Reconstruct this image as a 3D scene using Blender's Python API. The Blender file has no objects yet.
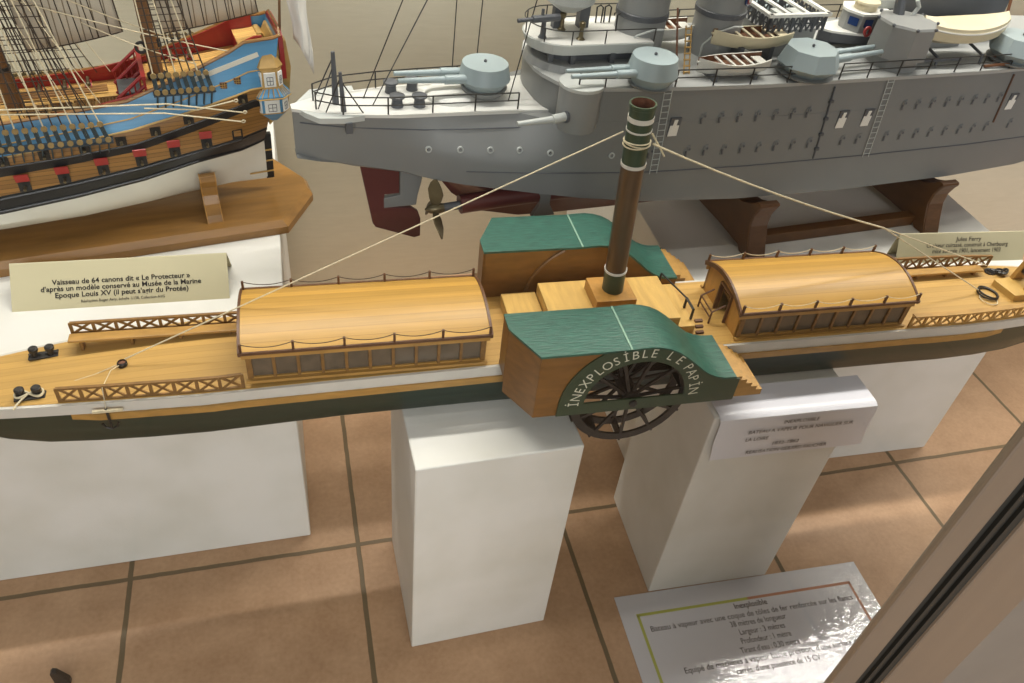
import bpy, math, random
from math import sin, cos, pi, radians, sqrt, atan2
from mathutils import Matrix, Vector
random.seed(7)
S = bpy.context.scene
COL = S.collection

# ---------------------------------------------------------------- camera, world, lights, exposure
cam_d = bpy.data.cameras.new('camera')
cam_d.sensor_width = 36.0
cam_d.lens = 797.23 / 1024 * 36
cam_d.clip_start = 0.02
cam = bpy.data.objects.new('camera', cam_d)
COL.objects.link(cam)
cam.matrix_world = (Matrix.Translation((0, 0, 1.10)) @ Matrix.Rotation(-0.327307, 4, 'Z')
                    @ Matrix.Rotation(0.847507, 4, 'X') @ Matrix.Rotation(0.125542, 4, 'Z'))
S.camera = cam

world = bpy.data.worlds.new('room')
S.world = world
world.use_nodes = True
wn = world.node_tree.nodes['Background']
wn.inputs[0].default_value = (0.97, 0.98, 1.0, 1)
wn.inputs[1].default_value = 0.14


def area(name, loc, size_x, size_y, power, color, rot=(0, 0, 0)):
    d = bpy.data.lights.new(name, 'AREA')
    d.shape = 'RECTANGLE'
    d.size, d.size_y, d.energy, d.color = size_x, size_y, power, color
    o = bpy.data.objects.new(name, d)
    o.location, o.rotation_euler = loc, rot
    COL.objects.link(o)
    return o


WARM = (1.0, 0.965, 0.915)
area('rear_tube_lamp', (0.9, 1.27, 2.25), 3.6, 0.04, 68, WARM)
area('middle_tube_lamp', (0.6, 0.66, 2.25), 3.0, 0.07, 5, WARM)
area('hall_fill_light', (0.2, -2.3, 1.7), 3.6, 1.6, 78, (0.96, 0.97, 1.0), (radians(82), 0, 0))  # added front fill standing in for the hall's ambient light

vs = S.view_settings
vs.view_transform = 'Standard'
vs.look = 'None'
vs.exposure = 0.0
vs.gamma = 1.0
vs.use_curve_mapping = False

# ---------------------------------------------------------------- materials


def lin(h):
    h = h.lstrip('#')
    c = [int(h[i:i + 2], 16) / 255 for i in (0, 2, 4)]
    return tuple(x / 12.92 if x <= 0.04045 else ((x + 0.055) / 1.055) ** 2.4 for x in c) + (1,)


def mul(c, k):
    return (min(c[0] * k, 1), min(c[1] * k, 1), min(c[2] * k, 1), 1)


def base_mat(name):
    m = bpy.data.materials.new(name)
    m.use_nodes = True
    nt = m.node_tree
    return m, nt, nt.nodes['Principled BSDF']


def mat(name, hexc, rough=0.5, metal=0.0, var=0.12, scale=40, bump=0.0, spec=0.5, stretch=(1, 1, 1), detail=4):
    """plain paint / metal / wood grain: a colour modulated by stretched noise in object space"""
    m, nt, p = base_mat(name)
    N, L = nt.nodes, nt.links
    c = lin(hexc)
    tc = N.new('ShaderNodeTexCoord')
    mp = N.new('ShaderNodeMapping')
    mp.inputs['Scale'].default_value = stretch
    nz = N.new('ShaderNodeTexNoise')
    nz.inputs['Scale'].default_value = scale
    nz.inputs['Detail'].default_value = detail
    rp = N.new('ShaderNodeValToRGB')
    rp.color_ramp.elements[0].position, rp.color_ramp.elements[1].position = 0.3, 0.7
    rp.color_ramp.elements[0].color = mul(c, 1 - var)
    rp.color_ramp.elements[1].color = mul(c, 1 + var)
    L.new(tc.outputs['Object'], mp.inputs[0])
    L.new(mp.outputs[0], nz.inputs['Vector'])
    L.new(nz.outputs['Fac'], rp.inputs[0])
    L.new(rp.outputs[0], p.inputs['Base Color'])
    p.inputs['Roughness'].default_value = rough
    p.inputs['Metallic'].default_value = metal
    p.inputs['Specular IOR Level'].default_value = spec
    if bump:
        b = N.new('ShaderNodeBump')
        b.inputs['Strength'].default_value = bump
        b.inputs['Distance'].default_value = 0.002
        L.new(nz.outputs['Fac'], b.inputs['Height'])
        L.new(b.outputs[0], p.inputs['Normal'])
    return m


def planks(name, hexc, gap_hex, width, axis=1, rough=0.45, var=0.13, gap=0.09, length=0.13):
    """planked wood: thin dark seams across one object axis, grain along x"""
    m, nt, p = base_mat(name)
    N, L = nt.nodes, nt.links
    c, g = lin(hexc), lin(gap_hex)
    tc = N.new('ShaderNodeTexCoord')
    sp = N.new('ShaderNodeSeparateXYZ')
    L.new(tc.outputs['Object'], sp.inputs[0])

    def math_(op, a, b=None):
        n = N.new('ShaderNodeMath')
        n.operation = op
        for k, x in enumerate((a, b)):
            if x is None:
                continue
            if isinstance(x, (int, float)):
                n.inputs[k].default_value = x
            else:
                L.new(x, n.inputs[k])
        return n.outputs[0]
    q = math_('MULTIPLY', sp.outputs[axis], 1.0 / width)
    q = math_('ADD', q, 100.5)
    fr = math_('FRACT', q)
    seam = math_('LESS_THAN', fr, gap)
    row = math_('FLOOR', q)
    wn_ = N.new('ShaderNodeTexWhiteNoise')
    wn_.noise_dimensions = '1D'
    L.new(row, wn_.inputs['W'])
    mp = N.new('ShaderNodeMapping')
    sc = [60, 60, 60]
    sc[0 if axis != 0 else 2] = 6
    sc[axis] = 260
    mp.inputs['Scale'].default_value = sc
    L.new(tc.outputs['Object'], mp.inputs[0])
    nz = N.new('ShaderNodeTexNoise')
    nz.inputs['Scale'].default_value = 1.0
    nz.inputs['Detail'].default_value = 5
    L.new(mp.outputs[0], nz.inputs['Vector'])
    k = math_('ADD', math_('MULTIPLY', nz.outputs['Fac'], 0.6), math_('MULTIPLY', wn_.outputs['Value'], 0.4))
    rp = N.new('ShaderNodeValToRGB')
    rp.color_ramp.elements[0].position, rp.color_ramp.elements[1].position = 0.25, 0.75
    rp.color_ramp.elements[0].color = mul(c, 1 - var)
    rp.color_ramp.elements[1].color = mul(c, 1 + var)
    L.new(k, rp.inputs[0])
    mx = N.new('ShaderNodeMix')
    mx.data_type = 'RGBA'
    L.new(seam, mx.inputs['Factor'])
    L.new(rp.outputs[0], mx.inputs['A'])
    mx.inputs['B'].default_value = g
    L.new(mx.outputs['Result'], p.inputs['Base Color'])
    p.inputs['Roughness'].default_value = rough
    return m


GRAIN = (6, 60, 60)
M = {}
M['deck'] = planks('pale_deck_wood', '#bd9550', '#a37a3a', 0.0105, 1, 0.42, gap=0.05)
M['roofwood'] = planks('roof_wood', '#b88d41', '#94692a', 0.0112, 1, 0.4, gap=0.04, var=0.2)
M['oak'] = mat('honey_oak', '#a98040', 0.4, 0, 0.16, 1.0, stretch=(40, 160, 160))
M['oakv'] = mat('honey_oak_upright', '#ab7c38', 0.4, 0, 0.14, 1.0, stretch=(150, 150, 30))
M['casing'] = mat('pale_oak', '#c29c54', 0.42, 0, 0.14, 1.0, stretch=(140, 20, 140))
M['boxwood'] = mat('brown_oak_panel', '#7a5426', 0.4, 0, 0.16, 1.0, stretch=(40, 60, 160))
M['walnut'] = mat('dark_walnut', '#5a3a22', 0.45, 0, 0.2, 1.0, stretch=(60, 160, 160))
M['lattice'] = mat('lattice_wood', '#7d5a2c', 0.45, 0, 0.2, 1.0, stretch=(160, 160, 160))
M['white'] = mat('off_white_paint', '#cbc7bd', 0.4, 0, 0.04)
M['green'] = mat('sea_green_sheet', '#2b584b', 0.4, 0, 0.3, 1.0, stretch=(60, 420, 100), bump=0.25)
M['seam'] = mat('pale_green_seam', '#7fa08c', 0.5, 0, 0.05)
M['dkgreen'] = mat('dark_green_paint', '#34432f', 0.4, 0, 0.08, 1.0, stretch=(10, 100, 100))
M['hullgreen'] = mat('bottle_green_hull', '#1d2e23', 0.3, 0, 0.15, 1.0, stretch=(8, 60, 160))
M['black'] = mat('black_iron', '#1d1c1a', 0.45, 0, 0.2)
M['wheel'] = mat('black_brown_wheel', '#2c2620', 0.5, 0, 0.2)
M['backblack'] = mat('matt_black_backing', '#12100e', 0.9, 0, 0.1, spec=0.1)
M['copper'] = mat('browned_copper', '#5f4b36', 0.35, 0.35, 0.12, 1.0, stretch=(200, 200, 14))
M['rust'] = mat('rusty_inside', '#6d4530', 0.7, 0, 0.3, 200)
M['rope'] = mat('cream_cord', '#cfc2a2', 0.8, 0, 0.15, 300)
M['darkrope'] = mat('tarred_cord', '#3a2e22', 0.8, 0, 0.2, 300)
M['smoke'] = mat('smoked_window', '#5d5243', 0.16, 0, 0.2, 60)
M['cream'] = mat('cream_lettering', '#d9d8c4', 0.5, 0, 0.02)
M['ink'] = mat('black_ink', '#26221e', 0.6, 0, 0.02)
M['brass'] = mat('brass', '#b39452', 0.35, 0.6, 0.1)
# cruiser
M['grey'] = mat('cruiser_grey', '#8a8b89', 0.45, 0, 0.05, 30)
M['greyside'] = mat('cruiser_hull_grey', '#7b7c7a', 0.42, 0, 0.05, 12)
M['greylite'] = mat('light_grey_paint', '#b9bcb8', 0.42, 0, 0.03, 30)
M['turret'] = mat('pale_blue_grey_paint', '#98a5a7', 0.38, 0, 0.03, 30)
M['deckgrey'] = mat('pale_deck_grey', '#d6d5cf', 0.4, 0, 0.04, 30)
M['deckshade'] = mat('shaded_deck_grey', '#a3a4a1', 0.45, 0, 0.05, 30)  # main deck grey with the superstructure's shade put into the colour
M['deadeye'] = mat('dull_boxwood', '#8d7548', 0.5, 0, 0.15, 80)
M['greydark'] = mat('dark_grey_paint', '#54565a', 0.45, 0, 0.06, 30)
M['red'] = mat('antifouling_red', '#5a2a26', 0.42, 0, 0.08, 20)
M['bronze'] = mat('old_bronze', '#6d6248', 0.35, 0.6, 0.2, 60)
M['mahog'] = mat('mahogany_stand', '#5b3a1c', 0.32, 0, 0.18, 1.0, stretch=(60, 30, 60))
M['boatcream'] = mat('cream_boat_paint', '#d0c4a4', 0.45, 0, 0.05)
M['boatwhite'] = mat('white_boat_paint', '#cfcdc4', 0.45, 0, 0.05)
M['boatwood'] = mat('boat_inside_wood', '#6b4326', 0.5, 0, 0.25, 1.0, stretch=(30, 200, 100))
M['bluewin'] = mat('deep_blue_window', '#1b3566', 0.2, 0, 0.05)
M['lifered'] = mat('lifebuoy_red', '#8e2520', 0.4, 0, 0.05)
M['whitep'] = mat('clean_white_paint', '#e2e1da', 0.4, 0, 0.02)
M['steel'] = mat('dark_steel_wire', '#3c3a36', 0.4, 0.5, 0.1)
# galleon
M['gwhite'] = mat('tallow_white', '#d6d2c4', 0.35, 0, 0.05, 20)
M['gblack'] = mat('wale_black', '#1f1d1c', 0.28, 0, 0.15, 1.0, stretch=(6, 100, 200))
M['gwood'] = planks('hull_plank_wood', '#8f6632', '#5a3a18', 0.0055, 2, 0.35, gap=0.1, var=0.2)
M['gblue'] = mat('ship_blue', '#4f88ae', 0.36, 0, 0.08, 1.0, stretch=(10, 60, 200))
M['gdeck'] = planks('galleon_deck_wood', '#d3a862', '#9b7436', 0.006, 1, 0.4, gap=0.1)
M['gred'] = mat('bulwark_red', '#8a1a18', 0.38, 0, 0.1, 60)
M['lid'] = mat('port_lid_red', '#a3302c', 0.4, 0, 0.08, 60)
M['gold'] = mat('ochre_moulding', '#b08d50', 0.4, 0.1, 0.15, 80)
M['mast'] = mat('mast_brown', '#6b4a2a', 0.45, 0, 0.25, 1.0, stretch=(200, 200, 12))
M['blueiron'] = mat('blue_black_fitting', '#303a42', 0.4, 0.1, 0.2, 80)
M['lanyard'] = mat('weathered_blue_grey_cord', '#3c4648', 0.7, 0, 0.2, 200)
M['baseoak'] = mat('varnished_oak', '#8f6733', 0.28, 0, 0.2, 1.0, stretch=(9, 70, 70), bump=0.03)
M['paper'] = mat('white_paper', '#dddce2', 0.32, 0, 0.01, 20)
M['beigecard'] = mat('beige_card', '#bdb492', 0.55, 0, 0.02, 20)
M['olive'] = mat('olive_border_print', '#a9ad4a', 0.4, 0, 0.02)
M['terracotta'] = mat('terracotta_border_print', '#b0785a', 0.4, 0, 0.02)
M['alu'] = mat('brushed_aluminium', '#958b7c', 0.38, 0.55, 0.05, 1.0, stretch=(40, 40, 2))
M['aludark'] = mat('grey_lacquered_metal', '#87837a', 0.45, 0.2, 0.05, 20)
M['seal'] = mat('black_rubber_seal', '#2b2a24', 0.6, 0, 0.1)


def white_panel():
    m, nt, p = base_mat('painted_white_panel')
    N, L = nt.nodes, nt.links
    tc = N.new('ShaderNodeTexCoord')
    n1 = N.new('ShaderNodeTexNoise')
    n1.inputs['Scale'].default_value = 9
    n1.inputs['Detail'].default_value = 6
    L.new(tc.outputs['Object'], n1.inputs['Vector'])
    rp = N.new('ShaderNodeValToRGB')
    rp.color_ramp.elements[0].position, rp.color_ramp.elements[1].position = 0.3, 0.62
    rp.color_ramp.elements[0].color = lin('#d2d0c6')
    rp.color_ramp.elements[1].color = lin('#dfddd6')
    L.new(n1.outputs['Fac'], rp.inputs[0])
    L.new(rp.outputs[0], p.inputs['Base Color'])
    n2 = N.new('ShaderNodeTexNoise')
    n2.inputs['Scale'].default_value = 120
    L.new(tc.outputs['Object'], n2.inputs['Vector'])
    b = N.new('ShaderNodeBump')
    b.inputs['Strength'].default_value = 0.12
    b.inputs['Distance'].default_value = 0.002
    L.new(n2.outputs['Fac'], b.inputs['Height'])
    L.new(b.outputs[0], p.inputs['Normal'])
    p.inputs['Roughness'].default_value = 0.5
    return m


M['panel'] = white_panel()


def tile_floor():
    m, nt, p = base_mat('terracotta_tiles')
    N, L = nt.nodes, nt.links
    tc = N.new('ShaderNodeTexCoord')
    sp = N.new('ShaderNodeSeparateXYZ')
    L.new(tc.outputs['Object'], sp.inputs[0])

    def math_(op, a, b=None):
        n = N.new('ShaderNodeMath')
        n.operation = op
        for k, x in enumerate((a, b)):
            if x is None:
                continue
            if isinstance(x, (int, float)):
                n.inputs[k].default_value = x
            else:
                L.new(x, n.inputs[k])
        return n.outputs[0]
    wob = N.new('ShaderNodeTexNoise')
    wob.inputs['Scale'].default_value = 25
    L.new(tc.outputs['Object'], wob.inputs['Vector'])
    w = math_('MULTIPLY', math_('SUBTRACT', wob.outputs['Fac'], 0.5), 0.0025)
    T = 0.3341
    ids, ds = [], []
    for ax, off in ((0, -0.2951), (1, 0.7437)):
        q = math_('MULTIPLY', math_('ADD', math_('SUBTRACT', sp.outputs[ax], off), w), 1 / T)
        q = math_('ADD', q, 50.5)
        fr = math_('FRACT', q)
        ds.append(math_('ABSOLUTE', math_('SUBTRACT', fr, 0.5)))
        ids.append(math_('FLOOR', q + 0 if not hasattr(q, 'node') else math_('ADD', q, 0.5)))
    d = math_('MINIMUM', ds[0], ds[1])
    gr = N.new('ShaderNodeMapRange')
    gr.interpolation_type = 'SMOOTHSTEP'
    gr.inputs['From Min'].default_value = 0.0085
    gr.inputs['From Max'].default_value = 0.0125
    L.new(d, gr.inputs['Value'])
    cid = N.new('ShaderNodeCombineXYZ')
    L.new(ids[0], cid.inputs[0])
    L.new(ids[1], cid.inputs[1])
    wn_ = N.new('ShaderNodeTexWhiteNoise')
    L.new(cid.outputs[0], wn_.inputs['Vector'])
    n1 = N.new('ShaderNodeTexNoise')
    n1.inputs['Scale'].default_value = 14
    n1.inputs['Detail'].default_value = 8
    n1.inputs['Roughness'].default_value = 0.65
    L.new(tc.outputs['Object'], n1.inputs['Vector'])
    n2 = N.new('ShaderNodeTexNoise')
    n2.inputs['Scale'].default_value = 150
    n2.inputs['Detail'].default_value = 3
    L.new(tc.outputs['Object'], n2.inputs['Vector'])
    k = math_('ADD', math_('ADD', math_('MULTIPLY', n1.outputs['Fac'], 0.6), math_('MULTIPLY', n2.outputs['Fac'], 0.3)),
              math_('MULTIPLY', wn_.outputs['Value'], 0.1))
    rp = N.new('ShaderNodeValToRGB')
    rp.color_ramp.elements[0].position, rp.color_ramp.elements[1].position = 0.32, 0.68
    rp.color_ramp.elements[0].color = lin('#a17c5a')
    rp.color_ramp.elements[1].color = lin('#c09b78')
    L.new(k, rp.inputs[0])
    mx = N.new('ShaderNodeMix')
    mx.data_type = 'RGBA'
    L.new(gr.outputs[0], mx.inputs['Factor'])
    mx.inputs['A'].default_value = lin('#6a583d')
    L.new(rp.outputs[0], mx.inputs['B'])
    L.new(mx.outputs['Result'], p.inputs['Base Color'])
    h = math_('ADD', math_('MULTIPLY', gr.outputs[0], 0.8), math_('MULTIPLY', n1.outputs['Fac'], 0.35))
    b = N.new('ShaderNodeBump')
    b.inputs['Strength'].default_value = 0.5
    b.inputs['Distance'].default_value = 0.002
    L.new(h, b.inputs['Height'])
    L.new(b.outputs[0], p.inputs['Normal'])
    p.inputs['Roughness'].default_value = 0.5
    return m


def canvas_wall():
    m, nt, p = base_mat('beige_canvas')
    N, L = nt.nodes, nt.links
    tc = N.new('ShaderNodeTexCoord')
    mp = N.new('ShaderNodeMapping')
    mp.inputs['Scale'].default_value = (30, 30, 260)
    L.new(tc.outputs['Object'], mp.inputs[0])
    n1 = N.new('ShaderNodeTexNoise')
    n1.inputs['Scale'].default_value = 1
    L.new(mp.outputs[0], n1.inputs['Vector'])
    n2 = N.new('ShaderNodeTexNoise')
    n2.inputs['Scale'].default_value = 5
    L.new(tc.outputs['Object'], n2.inputs['Vector'])
    a = N.new('ShaderNodeMath')
    a.operation = 'ADD'
    L.new(n1.outputs['Fac'], a.inputs[0])
    L.new(n2.outputs['Fac'], a.inputs[1])
    rp = N.new('ShaderNodeValToRGB')
    rp.color_ramp.elements[0].position, rp.color_ramp.elements[1].position = 0.3, 0.7
    rp.color_ramp.elements[0].color = lin('#d8d1ba')
    rp.color_ramp.elements[1].color = lin('#e3dcc6')
    d = N.new('ShaderNodeMath')
    d.operation = 'MULTIPLY'
    d.inputs[1].default_value = 0.5
    L.new(a.outputs[0], d.inputs[0])
    L.new(d.outputs[0], rp.inputs[0])
    L.new(rp.outputs[0], p.inputs['Base Color'])
    p.inputs['Roughness'].default_value = 0.7
    return m


def laminated():
    m, nt, p = base_mat('laminated_paper')
    N, L = nt.nodes, nt.links
    tc = N.new('ShaderNodeTexCoord')
    n = N.new('ShaderNodeTexNoise')
    n.inputs['Scale'].default_value = 70
    n.inputs['Detail'].default_value = 4
    L.new(tc.outputs['Object'], n.inputs['Vector'])
    b = N.new('ShaderNodeBump')
    b.inputs['Strength'].default_value = 0.6
    b.inputs['Distance'].default_value = 0.0016
    L.new(n.outputs['Fac'], b.inputs['Height'])
    L.new(b.outputs[0], p.inputs['Coat Normal'])
    p.inputs['Base Color'].default_value = lin('#c9c8cc')
    p.inputs['Roughness'].default_value = 0.6
    p.inputs['Specular IOR Level'].default_value = 0.1
    p.inputs['Coat Weight'].default_value = 1.0
    p.inputs['Coat Roughness'].default_value = 0.06
    return m


def pane_glass():
    m, nt, p = base_mat('vitrine_glass')
    N, L = nt.nodes, nt.links
    N.remove(p)
    lw = N.new('ShaderNodeLayerWeight')
    lw.inputs['Blend'].default_value = 0.5
    pw = N.new('ShaderNodeMath')
    pw.operation = 'POWER'
    pw.inputs[1].default_value = 5.0
    L.new(lw.outputs['Facing'], pw.inputs[0])
    fr = N.new('ShaderNodeMath')
    fr.operation = 'MULTIPLY_ADD'
    fr.inputs[1].default_value = 0.3
    fr.inputs[2].default_value = 0.012
    L.new(pw.outputs[0], fr.inputs[0])
    tr = N.new('ShaderNodeBsdfTransparent')
    tr.inputs[0].default_value = (0.985, 0.99, 0.98, 1)
    gl = N.new('ShaderNodeBsdfGlossy')
    gl.inputs['Roughness'].default_value = 0.0
    mx = N.new('ShaderNodeMixShader')
    L.new(fr.outputs[0], mx.inputs[0])
    L.new(tr.outputs[0], mx.inputs[1])
    L.new(gl.outputs[0], mx.inputs[2])
    L.new(mx.outputs[0], N['Material Output'].inputs['Surface'])
    return m


M['floor'] = tile_floor()
M['wall'] = canvas_wall()
M['laminated'] = laminated()
M['glass'] = pane_glass()


def sailcloth():
    m, nt, p = base_mat('sail_cloth')
    N, L = nt.nodes, nt.links
    tc = N.new('ShaderNodeTexCoord')
    sp = N.new('ShaderNodeSeparateXYZ')
    L.new(tc.outputs['Object'], sp.inputs[0])
    a = N.new('ShaderNodeMath')
    a.operation = 'MULTIPLY'
    a.inputs[1].default_value = 1 / 0.0145
    L.new(sp.outputs[0], a.inputs[0])
    f = N.new('ShaderNodeMath')
    f.operation = 'FRACT'
    L.new(a.outputs[0], f.inputs[0])
    l = N.new('ShaderNodeMath')
    l.operation = 'LESS_THAN'
    l.inputs[1].default_value = 0.1
    L.new(f.outputs[0], l.inputs[0])
    mx = N.new('ShaderNodeMix')
    mx.data_type = 'RGBA'
    L.new(l.outputs[0], mx.inputs['Factor'])
    mx.inputs['A'].default_value = lin('#bdb3a0')
    mx.inputs['B'].default_value = lin('#7d705c')
    L.new(mx.outputs['Result'], p.inputs['Base Color'])
    p.inputs['Roughness'].default_value = 0.8
    return m


M['sail'] = sailcloth()
M['flag'] = mat('white_flag_cloth', '#dedad2', 0.8, 0, 0.03)

# ---------------------------------------------------------------- mesh builder


class MB:
    def __init__(s, z0=0.0):
        s.V, s.F, s.I, s.z0, s.m, s.X = [], [], [], z0, 0, None

    def add(s, vs_, fs, mi=None):
        o = len(s.V)
        for v in vs_:
            v = Vector(v)
            if s.X is not None:
                v = s.X @ v
            s.V.append((v.x, v.y, v.z - s.z0))
        for f in fs:
            s.F.append([i + o for i in f])
            s.I.append(s.m if mi is None else mi)

    def box(s, c, d, rz=0.0):
        x, y, z = d[0] / 2, d[1] / 2, d[2] / 2
        R = Matrix.Rotation(rz, 3, 'Z')
        v = [Vector(c) + R @ Vector((sx * x, sy * y, sz * z)) for sz in (-1, 1) for sy in (-1, 1) for sx in (-1, 1)]
        s.add(v, [(0, 2, 3, 1), (4, 5, 7, 6), (0, 1, 5, 4), (2, 6, 7, 3), (0, 4, 6, 2), (1, 3, 7, 5)])
        return s

    def bar(s, a, b, w, h=None, up=(0, 0, 1)):
        """rectangular bar from a to b"""
        h = h or w
        a, b = Vector(a), Vector(b)
        t = (b - a).normalized()
        up = Vector(up)
        if abs(t.dot(up)) > 0.98:
            up = Vector((1, 0, 0))
        n = t.cross(up).normalized()
        u = n.cross(t)
        r = []
        for p_ in (a, b):
            for i, j in ((-1, -1), (1, -1), (1, 1), (-1, 1)):
                r.append(p_ + n * i * w / 2 + u * j * h / 2)
        s.add(r, [(0, 3, 2, 1), (4, 5, 6, 7), (0, 1, 5, 4), (1, 2, 6, 5), (2, 3, 7, 6), (3, 0, 4, 7)])
        return s

    def prism(s, poly, axis, a, b):
        def P(q, t):
            return {'u': (t, q[0], q[1]), 'v': (q[0], t, q[1]), 'z': (q[0], q[1], t)}[axis]
        n = len(poly)
        s.add([P(q, a) for q in poly] + [P(q, b) for q in poly],
              [tuple(range(n))[::-1], tuple(range(n, 2 * n))] + [(i, (i + 1) % n, n + (i + 1) % n, n + i) for i in range(n)])
        return s

    def loft(s, rings, closed=True, cap=True, mats=None):
        n = len(rings[0])
        fs, mi = [], []
        for k in range(len(rings) - 1):
            for i in range(n if closed else n - 1):
                j = (i + 1) % n
                fs.append((k * n + i, k * n + j, (k + 1) * n + j, (k + 1) * n + i))
                mi.append(mats[i] if mats else s.m)
        if cap and closed:
            fs.append(tuple(range(n))[::-1])
            fs.append(tuple((len(rings) - 1) * n + i for i in range(n)))
            mi += [s.m, s.m]
        o = len(s.V)
        s.add([p for r in rings for p in r], fs)
        s.I[len(s.I) - len(mi):] = mi
        return s

    def tube(s, pts, r, n=6, r2=None):
        pts = [Vector(p) for p in pts]
        rings = []
        prev = None
        for k, p in enumerate(pts):
            t = (pts[min(k + 1, len(pts) - 1)] - pts[max(k - 1, 0)]).normalized()
            if prev is None:
                a = Vector((0, 0, 1)) if abs(t.z) < 0.9 else Vector((1, 0, 0))
                prev = t.cross(a).normalized()
            prev = (prev - t * prev.dot(t)).normalized()
            q = t.cross(prev)
            rr = r if r2 is None else r + (r2 - r) * k / (len(pts) - 1)
            rings.append([p + (prev * cos(2 * pi * i / n) + q * sin(2 * pi * i / n)) * rr for i in range(n)])
        return s.loft(rings)

    def lathe(s, c, prof, n=16, axis=(0, 0, 1), ph=0.0, cap=True):
        c, t = Vector(c), Vector(axis).normalized()
        a = Vector((1, 0, 0)) if abs(t.x) < 0.9 else Vector((0, 1, 0))
        p = (a - t * a.dot(t)).normalized()
        q = t.cross(p)
        rings = [[c + t * z + (p * cos(2 * pi * i / n + ph) + q * sin(2 * pi * i / n + ph)) * r for i in range(n)] for r, z in prof]
        return s.loft(rings, cap=cap)

    def ball(s, c, r, n=10):
        return s.lathe(c, [(r * sin(pi * k / 6) + 1e-5, -r * cos(pi * k / 6)) for k in range(7)], n)

    def torus(s, c, R, r, axis=(0, 0, 1), n=24, m=6):
        c, t = Vector(c), Vector(axis).normalized()
        a = Vector((1, 0, 0)) if abs(t.x) < 0.9 else Vector((0, 1, 0))
        p = (a - t * a.dot(t)).normalized()
        q = t.cross(p)
        vs_, fs = [], []
        for i in range(n):
            d = p * cos(2 * pi * i / n) + q * sin(2 * pi * i / n)
            for j in range(m):
                vs_.append(c + d * (R + r * cos(2 * pi * j / m)) + t * r * sin(2 * pi * j / m))
        for i in range(n):
            for j in range(m):
                fs.append((i * m + j, ((i + 1) % n) * m + j, ((i + 1) % n) * m + (j + 1) % m, i * m + (j + 1) % m))
        s.add(vs_, fs)
        return s

    def mesh(s, me):
        s.add([v.co.copy() for v in me.vertices], [tuple(p.vertices) for p in me.polygons])

    def build(s, name, mats, parent=None, smooth=False, label=None, bevel=0):
        me = bpy.data.meshes.new(name)
        me.from_pydata(s.V, [], s.F)
        if not isinstance(mats, (list, tuple)):
            mats = [mats]
        for m in mats:
            me.materials.append(M[m])
        for p, i in zip(me.polygons, s.I):
            p.material_index = i
            p.use_smooth = smooth
        import bmesh
        bm = bmesh.new()
        bm.from_mesh(me)
        bmesh.ops.recalc_face_normals(bm, faces=bm.faces)
        bm.to_mesh(me)
        bm.free()
        if smooth:
            me.set_sharp_from_angle(angle=radians(38))
        o = bpy.data.objects.new(name, me)
        COL.objects.link(o)
        if parent is not None:
            o.parent = parent
        if label:
            o['label'] = label
        if bevel:
            b = o.modifiers.new('bevel', 'BEVEL')
            b.width = bevel
            b.segments = 2
            b.limit_method = 'ANGLE'
        return o


def tag(o, label, cat, group=None):
    o['label'], o['category'] = label, cat
    if group:
        o['group'] = group
    return o


def empty(name, loc, yaw, label, cat):
    o = bpy.data.objects.new(name, None)
    o.empty_display_size = 0.05
    o.location = loc
    o.rotation_euler = (0, 0, radians(yaw))
    COL.objects.link(o)
    return tag(o, label, cat)


def structure(o):
    o['kind'] = 'structure'
    return o


def text_into(mb, body, origin, ex, ey, size, align='CENTER', bold=0.0, squeeze=1.0, shear=0.0, fit=None, font_scale=1.0):
    cu = bpy.data.curves.new('t', 'FONT')
    cu.body = body
    cu.size = size
    cu.align_x = 'LEFT'
    cu.offset = bold * size
    cu.shear = shear
    cu.resolution_u = 3
    o = bpy.data.objects.new('t', cu)
    COL.objects.link(o)
    bpy.context.view_layer.update()
    dg = bpy.context.evaluated_depsgraph_get()
    me = bpy.data.meshes.new_from_object(o.evaluated_get(dg))
    if len(me.vertices):
        xs = [v.co.x for v in me.vertices]
        x0, x1 = min(xs), max(xs)
        k = squeeze if fit is None else fit / (x1 - x0)
        off = {'CENTER': (x0 + x1) / 2, 'LEFT': x0, 'RIGHT': x1}[align]
        origin, ex, ey = Vector(origin), Vector(ex), Vector(ey)
        mb.add([origin + ex * ((v.co.x - off) * k) + ey * v.co.y for v in me.vertices], [tuple(p.vertices) for p in me.polygons])
    bpy.data.objects.remove(o)
    bpy.data.curves.remove(cu)
    bpy.data.meshes.remove(me)


def sag(a, b, d, n=8):
    a, b = Vector(a), Vector(b)
    return [a.lerp(b, k / n) - Vector((0, 0, d * 4 * (k / n) * (1 - k / n))) for k in range(n + 1)]


def interp(tab, u):
    if u <= tab[0][0]:
        return tab[0][1:]
    for a, b in zip(tab, tab[1:]):
        if u <= b[0]:
            t = (u - a[0]) / (b[0] - a[0])
            return tuple(x + (y - x) * t for x, y in zip(a[1:], b[1:]))
    return tab[-1][1:]


# ---------------------------------------------------------------- the setting
structure(MB().box((0.9, 0.35, -0.02), (7.0, 3.3, 0.04)).build('floor', 'floor'))
structure(MB().box((0.9, 1.46, 1.2), (7.0, 0.08, 2.48)).build('wall_back', 'wall'))

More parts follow.
